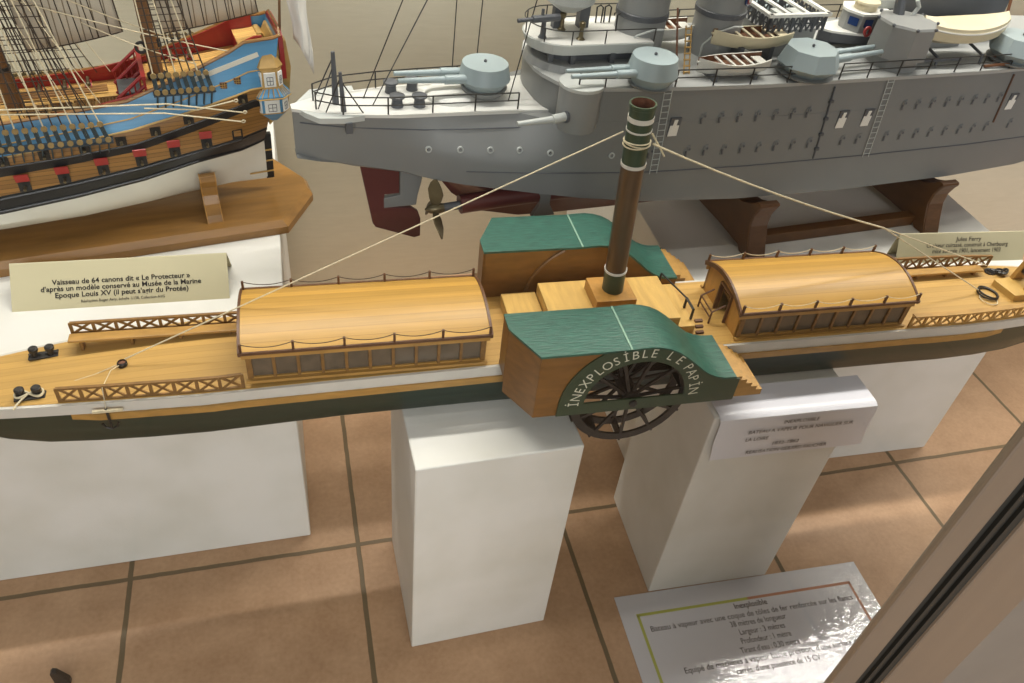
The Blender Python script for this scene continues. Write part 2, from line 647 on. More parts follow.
# the sliding glass front of the vitrine: pane and stiles
fr = empty('display_case_front', (0.3470, 0.191, 0), 0, 'sliding vitrine front with a clear glass pane and grey metal stiles at lower right', 'display case')
structure(MB().box((-1.176, 0.006, 1.1), (2.356, 0.004, 2.2)).build('glass_pane', 'glass', fr))
MB().box((0.0125, 0.0060, 1.1), (0.026, 0.006, 2.2)).build('stile', 'alu', fr, bevel=0.002)
MB().box((0.0405, 0.0065, 1.1), (0.030, 0.003, 2.2)).box((0.0345, 0.0050, 1.1), (0.004, 0.005, 2.2)).box((0.0455, 0.0050, 1.1), (0.004, 0.005, 2.2)).build('rubber_seal', 'seal', fr)
MB().box((0.0910, 0.0060, 1.1), (0.071, 0.006, 2.2)).build('stile', 'alu', fr, bevel=0.002)
MB().box((0.2880, 0.0060, 1.1), (0.323, 0.004, 2.2)).build('side_panel', 'aludark', fr)


def plinth(name, corner, sx, sy, h, yaw, label, mat_='panel'):
    """painted chipboard plinth; corner = front-left floor corner"""
    mb = MB()
    mb.box((sx / 2, sy / 2, h / 2), (sx, sy, h))
    o = mb.build(name, mat_, bevel=0.002)
    o.location = (corner[0], corner[1], 0)
    o.rotation_euler = (0, 0, radians(yaw))
    return tag(o, label, 'pedestal')


plinth('pedestal', (0.096, 0.5575), 0.200, 0.186, 0.40, 1.0, 'small white pedestal left of the paddle wheel, no paper on it')
plinth('pedestal', (0.4712, 0.5763), 0.203, 0.184, 0.40, -2.0, 'small white pedestal under the bow half with a paper notice over its front edge')
plinth('plinth', (-1.05, 0.774), 1.018, 0.60, 0.42, 0.0, 'wide white plinth at left under the sailing ship and its beige tent card')
plinth('plinth', (0.525, 0.786), 0.600, 0.56, 0.42, -1.6, 'white plinth at the back right under the grey cruiser and its stand')

# ---------------------------------------------------------------- papers and cards
# notice over the edge of the right pedestal
nt_ = empty('paper_notice', (0.478, 0.5745, 0.4005), -2.0, 'white paper notice folded over the front edge of the right small pedestal', 'notice')
mb = MB()
W = 0.222
prof = [(0.052, 0.0), (0.012, 0.0004), (0.004, 0.0002), (-0.0015, -0.003), (-0.0032, -0.010), (-0.0036, -0.04), (-0.0042, -0.075)]
t = 0.0006
ring = [[(-0.002 + 0.0 * k, y, z) for y, z in prof] for k in (0,)]
rings = []
for x in (0.0, W * 0.5, W):
    a = [Vector((x + (0.004 if z < -0.05 else 0), y, z)) for y, z in prof]
    b = [Vector((x + (0.004 if z < -0.05 else 0), y - (t if z < -0.002 else 0), z + (t if z > -0.005 else 0))) for y, z in prof][::-1]
    rings.append(a + b)
mb.loft(rings)
mb.build('sheet', 'paper', nt_, smooth=True)
tx = MB()
ex, ey = Vector((1, 0, 0)), Vector((0, 0, 1))
for body, x, z, w, al in (('INEXPLOSIBLE', 0.114, -0.0145, 0.050, 'CENTER'), ('BATEAU A VAPEUR POUR NAVIGUER SUR', 0.044, -0.0285, 0.150, 'LEFT'),
                          ('LA LOIRE', 0.044, -0.0425, 0.032, 'LEFT'), ('1832-1862', 0.086, -0.0545, 0.038, 'LEFT'),
                          ('REALISATION GERARD FAUCHER', 0.052, -0.068, 0.118, 'LEFT')):
    text_into(tx, body, (x, -0.0058 + (z + 0.01) * 0.006, z), ex, ey, 0.0090, al, bold=0.006, shear=0.0, fit=w)
tx.build('printed_text', 'ink', nt_)

# laminated information sheet on the floor
sh = empty('information_sheet', (0.4142, 0.5766, 0), -1.78, 'laminated A3 information sheet with green and orange border lying on the tiles', 'sign')
MB().box((0.211, -0.1485, 0.0008), (0.422, 0.297, 0.0010)).build('sheet', 'laminated', sh)
bz = 0.00145
bd = MB()
bd.box((0.118, -0.035, bz), (0.186, 0.0045, 0.0002)).box((0.0272, -0.16, bz), (0.0045, 0.25, 0.0002))
bd.build('border', 'olive', sh, label='olive green half of the border')
bd = MB()
bd.box((0.303, -0.035, bz), (0.184, 0.0045, 0.0002)).box((0.3928, -0.16, bz), (0.0045, 0.25, 0.0002))
bd.build('border', 'terracotta', sh, label='orange brown half of the border')
tx = MB()
ex, ey = Vector((1, 0, 0)), Vector((0, 1, 0))
for body, y, w, b in (('Inexplosible', -0.046, 0.056, 0.02), ('Bateau à vapeur avec une coque de tôles de fer renforcée sur les flancs', -0.061, 0.345, 0.004),
                      ('38 mètres de longueur', -0.074, 0.094, 0.004), ('Largeur : 3 mètres', -0.088, 0.076, 0.004), ('Profondeur : 1 mètre', -0.102, 0.083, 0.004),
                      ("Tirant d'eau : 0,30 mètre", -0.116, 0.098, 0.004), ("Equipé de machines à vapeur basse pression, d'une surface de", -0.131, 0.290, 0.004),
                      ("carrés, d'une puissance de 15 CV", -0.145, 0.138, 0.004)):
    text_into(tx, body, (0.212, y - 0.003, bz), ex, ey, 0.0128, 'CENTER', bold=b, fit=w)
tx.build('printed_text', 'ink', sh)


def tent_card(loc, yaw, w, hgt, lean, label, lines, back=1.0, cx=0.5):
    """folded card standing like a tent: front sheet leans back, rear sheet behind"""
    r = empty('tent_card', loc, yaw, label, 'sign')
    mb = MB()
    t_ = 0.0012
    mb.prism([(0, 0), (lean, hgt), (lean + t_, hgt), (t_, 0)], 'u', 0, w)
    mb.prism([(lean, hgt), (lean + t_ * 1.2, hgt + 0.0004), (lean + back * lean + t_, 0.0), (lean + back * lean, 0)], 'u', 0, w)
    mb.build('card', 'beigecard', r)
    n = Vector((0, -hgt, lean)).normalized()
    e2 = Vector((0, lean, hgt)).normalized()
    tx_ = MB()
    for body, s_, f, b, wd in lines:
        text_into(tx_, body, Vector((w * cx, 0, 0)) + e2 * (f * hgt) + n * 0.0006, (1, 0, 0), e2, s_, 'CENTER', bold=b, fit=wd)
    tx_.build('printed_text', 'ink', r)
    return r


tent_card((-0.3545, 0.868, 0.42), -1.2, 0.255, 0.0415, 0.042, 'beige tent card about the sailing ship on the left white plinth',
          [('Vaisseau de 64 canons dit « Le Protecteur »', 0.0090, 0.74, 0.02, 0.162), ("d'après un modèle conservé au Musée de la Marine", 0.0090, 0.54, 0.02, 0.188),
           ("Epoque Louis XV (il peut s'agir du Protée)", 0.0090, 0.34, 0.02, 0.156), ('Réalisation Roger Avry, échelle 1/150, Collection AVG', 0.005, 0.16, 0.008, 0.098)], 0.7)
tent_card((0.893, 0.823, 0.42), -4.0, 0.232, 0.042, 0.020, 'olive beige tent card about the cruiser behind the bow of the steamboat',
          [('Jules Ferry', 0.0095, 0.80, 0.01, 0.046), ('Croiseur cuirassé, construit à Cherbourg', 0.0095, 0.58, 0.01, 0.148),
           ('mise sur cale 1901, lancement 1903', 0.0095, 0.36, 0.01, 0.124)], 0.3, 0.535)

# dark pointed metal piece standing at the lower left of the floor
mb = MB()
mb.prism([(-0.006, 0), (0.012, 0), (0.012, 0.010), (0.002, 0.034), (-0.003, 0.037), (-0.006, 0.033)], 'v', -0.004, 0.004)
tag(mb.build('door_wedge', 'black', bevel=0.001), 'small dark wedge standing on the tiles at the lower left corner', 'wedge').location = (-0.366, 0.598, 0)

# ---------------------------------------------------------------- the paddle steamer model
Z0 = 0.40
sb = empty('model_steamboat', (0.33, 0.701, Z0), -1.5, 'long green and yellow wooden paddle steamer model with a brown funnel, in front', 'model ship')
DK = 0.468


def bw(u):
    a = abs(u)
    if u < 0:
        t, e = (a - 0.42) / 0.36, 1.36
    else:
        t, e = (a - 0.45) / 0.33, 2.6
    if t <= 0:
        return 0.0638
    return 0.0638 * sqrt(max(1 - min(t, 1) ** e, 0.0)) + 0.0012


def sheer(u):
    if u < 0:
        return interp([(0.0, 0.0), (0.13, 0.002), (0.41, 0.007), (0.50, 0.011), (0.60, 0.018), (0.66, 0.024), (0.79, 0.034)], -u)[0]
    return interp([(0.0, 0.0), (0.4, 0.0), (0.6, -0.001), (0.79, -0.002)], u)[0]


ST = [-0.779, -0.77, -0.75, -0.72, -0.69, -0.66, -0.62, -0.57, -0.51, -0.45, -0.3, -0.15, 0, 0.15, 0.3, 0.45, 0.51, 0.57, 0.62, 0.66, 0.69, 0.72, 0.75, 0.77, 0.779]


def hull_pt(u, z):
    """half width of the hull at height z"""
    b = bw(u)
    if u < 0:
        zb = interp([(0.0, 0.4005), (0.26, 0.4005), (0.41, 0.3945), (0.56, 0.3865), (0.62, 0.385), (0.66, 0.390), (0.70, 0.402), (0.74, 0.418), (0.79, 0.428)], -u)[0]
    else:
        zb = interp([(0.0, 0.4005), (0.58, 0.4005), (0.63, 0.403), (0.68, 0.413), (0.73, 0.430), (0.79, 0.450)], u)[0]
    f = 1 - 0.06 * max(0, min(1, (DK - z) / 0.068)) * (1 + 0.6 * max(0, (abs(u) - 0.5) / 0.28))
    return b * f, zb


mb = MB(Z0)
rings = []
for u in ST:
    s_ = sheer(u)
    _, zb = hull_pt(u, 0.4)
    zt = 0.457 - s_
    zb = min(zb, zt - 0.004)
    row = []
    for z in (zt, zt * 0.5 + zb * 0.5, zb + 0.006, zb + 0.001):
        b, _ = hull_pt(u, z)
        row.append((u, -b * (0.94 if z < zb + 0.003 else 1), z))
    row.append((u, 0, zb))
    row = row + [(u, -y, z) for (_, y, z) in row[:-1][::-1]]
    rings.append(row)
mb.loft(rings)
hull = mb.build('hull', 'hullgreen', sb, smooth=True)
# white top strake
mb = MB(Z0)
for sg in (-1, 1):
    rings = []
    for u in ST:
        b, s_ = bw(u), sheer(u)
        rings.append([(u, sg * (b + 0.0022), 0.4695 - s_), (u, sg * (b + 0.0022), 0.4555 - s_), (u, sg * (b - 0.004 if b > 0.006 else 0), 0.4555 - s_), (u, sg * (b - 0.004 if b > 0.006 else 0), 0.4695 - s_)])
    mb.loft(rings)
mb.build('top_strake', 'white', sb)
mb = MB(Z0)
for sg in (-1, 1):
    rings = []
    us = [-0.585 + 1.17 * k / 40 for k in range(41)]
    for k, u in enumerate(us):
        b, s_ = bw(u), sheer(u)
        o_ = 0.0045 if 0 < k < 40 else 0.0005
        rings.append([(u, sg * (b + o_), 0.4555 - s_), (u, sg * (b + o_), 0.4465 - s_), (u, sg * (b - 0.003), 0.4465 - s_), (u, sg * (b - 0.003), 0.4555 - s_)])
    mb.loft(rings)
mb.build('rubbing_strake', 'oak', sb)
mb = MB(Z0)
rings = []
for u in ST:
    b, s_ = max(bw(u) - 0.0015, 0.0006), sheer(u)
    rings.append([(u, -b, 0.470 - s_), (u, b, 0.470 - s_), (u, b, 0.466 - s_), (u, -b, 0.466 - s_)])
mb.loft(rings)
mb.build('deck', 'deck', sb)


# lattice bulwarks
def lattice(u0, u1, side, n, inset=0.004, h=0.021, top=0.0035, straight=None):
    mb = MB(Z0)

    def P(u, dz):
        if straight:
            return (u, straight[0], straight[1] - h + dz)
        return (u, side * (bw(u) - inset), DK - sheer(u) + dz)
    du = (u1 - u0) / n
    for k in range(n):
        a, b = u0 + k * du, u0 + (k + 1) * du
        mb.bar(P(a, h), P(b, h), top, 0.0024)
        mb.bar(P(a, 0.003), P(b, 0.003), 0.0022, 0.002)
        mb.bar(P(a + 0.001, 0.003), P(b - 0.001, h), 0.0016, 0.0024)
        mb.bar(P(a + 0.001, h), P(b - 0.001, 0.003), 0.0016, 0.0024)
    for k in range(n + 1):
        u = u0 + k * du
        mb.bar((P(u, 0)[0], P(u, 0)[1], DK - sheer(u) + 0.0015), P(u, h), 0.0022, 0.0034, (1, 0, 0))
    return mb


lattice(-0.592, -0.406, -1, 8).build('lattice_bulwark', 'lattice', sb)
lattice(-0.592, -0.405, 1, 8, h=0.0175, straight=(0.0465, 0.4805)).build('lattice_bulwark', 'lattice', sb)
lattice(0.428, 0.665, -1, 11, top=0.008).build('lattice_bulwark', 'oak', sb, label='pale lattice bulwark with a flat cap')
lattice(0.432, 0.635, 1, 9).build('lattice_bulwark', 'lattice', sb)


def bench(u0, u1, v):
    r = MB(Z0)
    zs = 0.4685 if u0 < 0 else 0.4795
    r.box(((u0 + u1) / 2, v, zs), (u1 - u0, 0.0135, 0.0035))
    o = r.build('bench', 'oak', sb, bevel=0.001)
    for k in range(4):
        u = u0 + 0.012 + (u1 - u0 - 0.024) * k / 3
        zd = DK - sheer(u)
        MB(Z0).box((u, v, (zs + zd) / 2), (0.003, 0.009, zs - zd - 0.001)).build('bench_leg', 'lattice', o)


bench(-0.594, -0.412, 0.0345)
bench(0.445, 0.612, 0.040)


# mooring bollards
def bollards(u, v, rz):
    X = Matrix.Translation((u, v, DK - sheer(u))) @ Matrix.Rotation(rz, 4, 'Z')
    mb = MB(Z0)
    mb.X = X
    mb.box((0, 0, 0.003), (0.030, 0.011, 0.003))
    base = mb.build('bollard_pair', 'black', sb, bevel=0.0008)
    for sx in (-0.008, 0.008):
        m2 = MB(Z0)
        m2.X = X
        m2.lathe((sx, 0, 0.004), [(0.0036, 0), (0.0033, 0.006), (0.0050, 0.0075), (0.0050, 0.0105), (0.0036, 0.0118)], 12)
        m2.tube([(sx - 0.0062, 0, 0.0065), (sx + 0.0062, 0, 0.0065)], 0.0011)
        m2.build('bollard', 'black', base, smooth=True)
    return X


X = bollards(-0.624, -0.034, radians(3))
bollards(-0.623, 0.030, radians(6))
mb = MB(Z0)
mb.X = X
pts = []
for k in range(60):
    a = k / 59 * 4 * pi
    pts.append((0.0135 * sin(a), 0.0062 * sin(2 * a) * 0.9, 0.0065 + 0.0015 * k / 59))
pts += [(-0.006, -0.006, 0.006), (-0.012, -0.012, 0.003), (-0.014, -0.016, 0.001)]
mb.tube(pts, 0.0011, 5)
mb.build('mooring_rope', 'rope', sb)


# deckhouses
def deckhouse(u0, u1, hv, panes, end_door, yc=0.0):
    before = set(bpy.data.meshes)
    n = 14
    zc, rise, ov = 0.5125, (0.0135 if u0 < 0 else 0.017), 0.0025
    mb = MB(Z0)
    # side walls: sill, head, mullions and end boards
    for sg in (-1, 1):
        y = sg * (hv - 0.002)
        mb.box(((u0 + u1) / 2, y, 0.4722), (u1 - u0, 0.004, 0.0055))
        mb.box(((u0 + u1) / 2, y, 0.5085), (u1 - u0, 0.004, 0.009))
        mb.box(((u0 + u1) / 2, sg * (hv + 0.0018), 0.4712), (u1 - u0 + 0.004, 0.005, 0.0035))
    h = mb.build('deckhouse', 'oak', sb)
    for sg in (-1, 1):
        for k in range(panes + 1):
            u = u0 + 0.003 + (u1 - u0 - 0.006) * k / panes
            MB(Z0).box((u, sg * (hv - 0.002), 0.49), (0.0034 if 0 < k < panes else 0.006, 0.0046, 0.038)).build('mullion', 'lattice', h)
    # end walls with the roof's curve
    for ue, sgn in ((u0, 1), (u1, -1)):
        arc = [(-hv + 2 * hv * k / n, zc + rise * (1 - (2 * k / n - 1) ** 2) - 0.002) for k in range(n + 1)]
        if (end_door == 'low' and sgn == 1) or end_door == 'both':
            d0, d1, dt = -0.020, 0.010, 0.512
            poly_l = [(-hv, 0.469), (d0, 0.469), (d0, dt)] + [(d0, interp([(a_[0], a_[1]) for a_ in arc], d0)[0])] + [a_ for a_ in arc if a_[0] < d0][::-1]
            poly_r = [(d1, 0.469), (hv, 0.469)] + [a_ for a_ in arc if a_[0] > d1][::-1] + [(d1, interp([(a_[0], a_[1]) for a_ in arc], d1)[0])]
            poly_t = [(d0, dt), (d1, dt)] + [(d1, interp(arc, d1)[0])] + [a_ for a_ in arc if d0 < a_[0] < d1][::-1] + [(d0, interp(arc, d0)[0])]
            w = MB(Z0)
            for pl in (poly_l, poly_r, poly_t):
                w.prism(pl, 'u', ue, ue + sgn * 0.004)
            w.build('end_wall', 'oakv', h)
            f = MB(Z0)
            for v in (d0, d1):
                f.box((ue - sgn * 0.0005, v, 0.4905), (0.006, 0.0022, 0.043))
            f.box((ue - sgn * 0.0005, (d0 + d1) / 2, dt), (0.006, d1 - d0 + 0.002, 0.0022))
            f.build('door_frame', 'walnut', h)
            # little inner stair behind the opening
            s_ = MB(Z0)
            for k in range(3):
                s_.box((ue + sgn * (0.008 + 0.007 * k), (d0 + d1) / 2, 0.499 - 0.011 * k), (0.009, d1 - d0 - 0.002, 0.0018))
            s_.build('inner_stair', 'lattice', h)
        else:
            MB(Z0).prism([(-hv, 0.469), (hv, 0.469)] + arc[::-1], 'u', ue, ue + sgn * 0.004).build('end_wall', 'oakv', h)
    # panes
    for sg in (-1, 1):
        for k in range(panes):
            a = u0 + 0.003 + (u1 - u0 - 0.006) * k / panes
            b = u0 + 0.003 + (u1 - u0 - 0.006) * (k + 1) / panes
            MB(Z0).box(((a + b) / 2, sg * (hv - 0.0026), 0.4895), (b - a - 0.0025, 0.0012, 0.031)).build('window_pane', 'smoke', h)
    # roof
    R, e = hv + ov, 0.0035
    top = [(-R + 2 * R * k / n, zc + rise * (1 - (2 * k / n - 1) ** 2)) for k in range(n + 1)]
    mb = MB(Z0)
    mb.loft([[(u, v, z) for v, z in top] + [(u, v, z - e) for v, z in top[::-1]] for u in (u0 - 0.004, u1 + 0.004)])
    roof = mb.build('roof', 'roofwood', h, smooth=True)
    tr = MB(Z0)
    for u in (u0 - 0.005, u1 + 0.005):
        tr.loft([[(u - 0.0015, v, z + 0.0012), (u + 0.0015, v, z + 0.0012), (u + 0.0015, v, z - 0.005), (u - 0.0015, v, z - 0.005)] for v, z in top])
    for sg in (-1, 1):
        tr.box(((u0 + u1) / 2, sg * (R + 0.0005), zc - 0.0006), (u1 - u0 + 0.012, 0.0026, 0.0032))
    tr.build('roof_trim', 'walnut', h)
    for sg in (-1, 1):
        MB(Z0).box(((u0 + u1) / 2, sg * (R - 0.0028), zc - 0.0062), (u1 - u0 + 0.008, 0.0022, 0.0078)).build('eave_board', 'oak', h)
        ps = [u0 - 0.003 + (u1 - u0 + 0.006) * k / 5 for k in range(6)]
        for u in ps:
            MB(Z0).box((u, sg * (R - 0.001), zc + 0.005), (0.0026, 0.0026, 0.014)).build('roof_post', 'walnut', h)
        ch = MB(Z0)
        for a, b in zip(ps, ps[1:]):
            ch.tube(sag((a, sg * (R - 0.001), zc + 0.0112), (b, sg * (R - 0.001), zc + 0.0112), 0.0055, 9), 0.0005, 5)
        ch.build('roof_chain', 'darkrope' if u0 < 0 else 'rope', h)
    for me in set(bpy.data.meshes) - before:
        me.transform(Matrix.Translation((0, yc, 0)))
    return h


deckhouse(-0.400, -0.139, 0.0520, 10, 'both', -0.006)
h2 = deckhouse(0.180, 0.420, 0.0515, 9, 'low', -0.003)
# ladder rail by the forward door
mb = MB(Z0)
for v in (-0.022, 0.012):
    mb.tube([(0.158, v, 0.470), (0.158, v, 0.488), (0.174, v, 0.497)], 0.0013)
mb.tube([(0.158, -0.022, 0.488), (0.158, 0.012, 0.488)], 0.0011)
mb.tube([(0.158, -0.022, 0.479), (0.158, 0.012, 0.479)], 0.0011)
mb.build('door_rail', 'walnut', sb)

# engine casing and funnel
MB(Z0).box((-0.078, 0, 0.4775), (0.044, 0.088, 0.017)).build('low_casing', 'casing', sb, bevel=0.0008)
MB(Z0).box((0.025, 0, 0.485), (0.160, 0.084, 0.032)).build('engine_casing', 'casing', sb, bevel=0.0008)
MB(Z0).box((0.117, 0.0, 0.4775), (0.022, 0.084, 0.017)).build('casing_step', 'casing', sb, bevel=0.0008)
MB(Z0).box((0.027, 0.003, 0.508), (0.051, 0.048, 0.017)).build('funnel_plinth', 'oakv', sb, bevel=0.0008)
FA = Vector((-0.012, 0.0, 0.244)).normalized()
F0 = Vector((0.0285, 0.003, 0.5155))
mb = MB(Z0)
mb.lathe(F0 + FA * 0.028, [(0.0124, 0), (0.0130, 0.155)], 28, FA, cap=False)
fun = mb.build('funnel', 'copper', sb, smooth=True)
m2 = MB(Z0)
m2.lathe(F0, [(0.0130, 0), (0.0127, 0.030), (0.0123, 0.030)], 28, FA)
m2.build('funnel_base', 'dkgreen', fun, smooth=True)
m2 = MB(Z0)
m2.lathe(F0 + FA * 0.171, [(0.0132, 0), (0.0134, 0.066), (0.0142, 0.0665), (0.0142, 0.0705), (0.0124, 0.0705), (0.0124, 0.045)], 28, FA, cap=False)
m2.build('funnel_top', 'dkgreen', fun, smooth=True)
MB(Z0).lathe(F0 + FA * 0.216, [(0.0123, 0), (0.0123, 0.0255)], 24, FA, cap=False).lathe(F0 + FA * 0.213, [(0.0123, 0), (0.0001, 0.0005)], 24, FA).build('flue', 'rust', fun, smooth=True)
for d, hh in ((0.029, 0.003), (0.1705, 0.0042), (0.2225, 0.0056), (0.2115, 0.0022)):
    MB(Z0).lathe(F0 + FA * d, [(0.0126, 0), (0.0138, 0.0003), (0.0138, hh), (0.0126, hh)], 28, FA, cap=False).build('funnel_ring', 'white', fun)
mb = MB(Z0)
for k, (dd, tl) in enumerate(((0.198, 0.10), (0.196, -0.08), (0.200, 0.02))):
    ax = (FA + Vector((tl, 0.05 * k, 0))).normalized()
    mb.torus(F0 + FA * dd, 0.0142, 0.0009, ax, 28, 5)
mb.build('rope_lashing', 'rope', fun)
# stays
Ftop = F0 + FA * 0.210
Fl = F0 + FA * 0.197
for pts, r in (([(-0.532, -0.003, 0.4655), Ftop + Vector((-0.017, 0, 0))], 0.00075),
               (sag(Fl + Vector((0.017, -0.004, 0)), (0.375, 0.0, 0.588), 0.006), 0.0011),
               ([(0.375, 0.0, 0.588), (0.592, -0.004, 0.468)], 0.0009), ([(0.375, 0.0, 0.588), (0.625, 0.045, 0.480)], 0.0008),
               ([Ftop + Vector((0.016, 0, -0.003)), Ftop + Vector((0.034, -0.004, -0.028))], 0.0011)):
    MB(Z0).tube(pts, r, 6).build('stay', 'rope', sb)
# eyelet and short line on the stern deck
mb = MB(Z0)
mb.lathe((-0.536, -0.003, 0.4535), [(0.0052, 0), (0.0054, 0.007), (0.0042, 0.0085), (0.0040, 0.006)], 14)
ey_ = mb.build('deck_eyelet', 'black', sb, smooth=True)
MB(Z0).lathe((-0.536, -0.003, 0.4600), [(0.0040, 0), (0.0001, 0.0022)], 12).build('eyelet_core', 'rust', ey_, smooth=True)
MB(Z0).tube([(-0.538, -0.004, 0.4600), (-0.563, -0.012, 0.4545), (-0.583, -0.018, 0.4528)], 0.0005, 5).build('loose_line', 'rope', sb)
# anchor hung on the near side
mb = MB(Z0)
v = -(bw(-0.546) + 0.0065)
zr = DK - sheer(-0.546)
mb.tube([(-0.546, v, zr - 0.002), (-0.546, v - 0.001, zr - 0.031)], 0.0015)
mb.tube([(-0.554, v - 0.001, zr - 0.0235), (-0.552, v - 0.001, zr - 0.029), (-0.546, v - 0.001, zr - 0.0325), (-0.540, v - 0.001, zr - 0.029), (-0.538, v - 0.001, zr - 0.0235)], 0.0013)
anc = mb.build('anchor', 'black', sb)
MB(Z0).box((-0.5445, v - 0.001, zr - 0.0045), (0.030, 0.0028, 0.0030)).build('anchor_stock', 'rope', anc)
MB(Z0).tube([(-0.546, v, zr - 0.002), (-0.5455, v + 0.008, zr + 0.021), (-0.544, -0.02, zr + 0.012), (-0.537, -0.004, 0.459)], 0.0005, 5).build('anchor_line', 'rope', anc)

# ---- paddle boxes, wheels and steps, mirrored
PROF = [(-0.122, 0.5385), (-0.06, 0.5392), (0.003, 0.5402), (0.015, 0.5412), (0.026, 0.5415), (0.038, 0.5398), (0.050, 0.5360), (0.062, 0.5295), (0.074, 0.5205),
        (0.086, 0.5100), (0.098, 0.4990), (0.108, 0.4915), (0.118, 0.4865), (0.128, 0.4838), (0.144, 0.4830)]
CW = (0.021, 0.460)
BOT = 0.4455


def top_z(u):
    return interp(PROF, u)[0]


def paddle(sg):
    vi, vm, vo = sg * 0.060, sg * 0.084, sg * 0.130
    # timber box
    mb = MB(Z0)
    tk = sg * 0.003

    def wall(p, q, z0, z1):
        mb.bar((p[0], p[1], (z0 + z1) / 2), (q[0], q[1], (z0 + z1) / 2), 0.003, z1 - z0)
    wall((-0.121, vi), (-0.121, vm), BOT + 0.022, 0.538)
    wall((-0.121, vm), (-0.0955, vo - tk * 0.4), BOT, 0.538)
    # outer cheek left of the green arch
    arc = [(CW[0] + 0.072 * cos(radians(a)), CW[1] + 0.072 * sin(radians(a))) for a in range(90, 189, 7)]
    mb.prism([(-0.0965, BOT), (-0.0965, 0.538), (0.021, 0.5395)] + arc + [(-0.05, BOT)], 'v', vo - tk, vo)
    # inner cheek
    mb.prism([(-0.121, BOT + 0.021)] + [(u, z - 0.001) for u, z in PROF] + [(0.144, BOT + 0.021)], 'v', vi, vi + tk)
    # right end board
    mb.box((0.143, sg * 0.095, 0.4645), (0.003, 0.068, 0.034))
    box = mb.build('paddle_box', 'boxwood', sb)
    mo = MB(Z0)
    mo.tube([(CW[0] + 0.086 * cos(radians(a)), vi - tk * 0.3, CW[1] + 0.086 * sin(radians(a))) for a in range(118, 175, 6)], 0.0022, 6)
    mo.build('arch_moulding', 'lattice', box)
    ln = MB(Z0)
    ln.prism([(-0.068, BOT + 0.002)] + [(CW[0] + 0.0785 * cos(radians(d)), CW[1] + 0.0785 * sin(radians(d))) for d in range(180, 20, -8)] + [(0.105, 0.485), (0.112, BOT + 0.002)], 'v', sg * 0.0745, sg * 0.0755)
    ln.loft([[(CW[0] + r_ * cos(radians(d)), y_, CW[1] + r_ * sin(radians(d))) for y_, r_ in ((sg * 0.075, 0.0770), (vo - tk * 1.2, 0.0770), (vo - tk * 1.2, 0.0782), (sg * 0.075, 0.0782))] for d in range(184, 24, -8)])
    ln.build('dark_backing', 'backblack', box)  # added black backing that darkens the inside of the box
    # green cover
    c = MB(Z0)
    c.prism([(0.003, vi - tk * 0.6), (0.003, vo + tk * 0.6), (-0.098, vo + tk * 0.6), (-0.1225, vm), (-0.1225, vi - tk * 0.6)], 'z', 0.5372, 0.5402)
    a = vi - tk * 0.6
    b = vo + tk * 0.6
    c.loft([[(u, a, z), (u, b, z), (u, b, z - 0.003), (u, a, z - 0.003)] for u, z in PROF[2:]])
    c.build('box_cover', 'green', box, smooth=True)
    MB(Z0).box((0.003, (a + b) / 2, 0.5404), (0.002, abs(b - a), 0.0012)).build('cover_seam', 'seam', box)
    # green arch with the name
    outer = [(-0.070, BOT)]
    outer += [(CW[0] + 0.0905 * cos(radians(d)), CW[1] + min(0.0905 * sin(radians(d)), 0.0800)) for d in range(188, 95, -6)]
    outer += [(u, z - 0.0015) for u, z in PROF[3:]] + [(0.149, 0.4818), (0.149, BOT)]

    def hit(ang):
        d = (cos(ang), sin(ang))
        best = None
        for p, q in zip(outer, outer[1:]):
            ex_, ez = q[0] - p[0], q[1] - p[1]
            den = d[0] * ez - d[1] * ex_
            if abs(den) < 1e-9:
                continue
            px, pz = p[0] - CW[0], p[1] - 0.4625
            t_ = (px * ez - pz * ex_) / den
            s_ = (px * d[1] - pz * d[0]) / den
            if t_ > 0 and -1e-6 <= s_ <= 1 + 1e-6 and (best is None or t_ < best):
                best = t_
        return (CW[0] + d[0] * best, 0.4625 + d[1] * best)
    g = MB(Z0)
    angs = [pi * k / 48 for k in range(49)]
    pin = [(CW[0] + 0.0605 * cos(t_), 0.4625 + 0.0580 * sin(t_)) for t_ in angs]
    pout = [hit(t_) for t_ in angs]
    f0, f1 = vo - tk * 0.1, vo + tk * 0.6
    g.loft([[(i_[0], f0, i_[1]), (o_[0], f0, o_[1]), (o_[0], f1, o_[1]), (i_[0], f1, i_[1])] for i_, o_ in zip(pin, pout)])
    g.prism([(-0.070, BOT), (pout[-1][0], 0.4625), (pin[-1][0], 0.4625), (pin[0][0], 0.4625), (pout[0][0], 0.4625), (0.149, BOT)], 'v', f0, f1)
    arch = g.build('name_arch', 'dkgreen', box)
    MB(Z0).lathe((CW[0], f1 - sg * 0.0005, 0.4555), [(0.0052, 0), (0.0048, 0.003), (0.002, 0.0042)], 16, (0, sg, 0)).build('axle_cap', 'black', arch)
    if sg < 0:
        tx_ = MB(Z0)
        word = [('İNEXPLOSİBLE', 178, 82), ('LE', 65, 53), ('PAPİN', 39, 5)]
        for w_, a0, a1 in word:
            for k, chh in enumerate(w_):
                A = radians(a0 + (a1 - a0) * k / (len(w_) - 1))
                er = Vector((cos(A), 0, sin(A)))
                et = Vector((sin(A), 0, -cos(A)))
                base_ = Vector((CW[0], f1 - 0.0003, 0.4605)) + er * 0.0665
                text_into(tx_, chh, base_, et, er, 0.0175, 'CENTER', bold=-0.004, squeeze=0.9)
        tx_.build('name_lettering', 'cream', arch)
    # wheel
    w = MB(Z0)
    C = Vector((CW[0], 0, 0.4545))
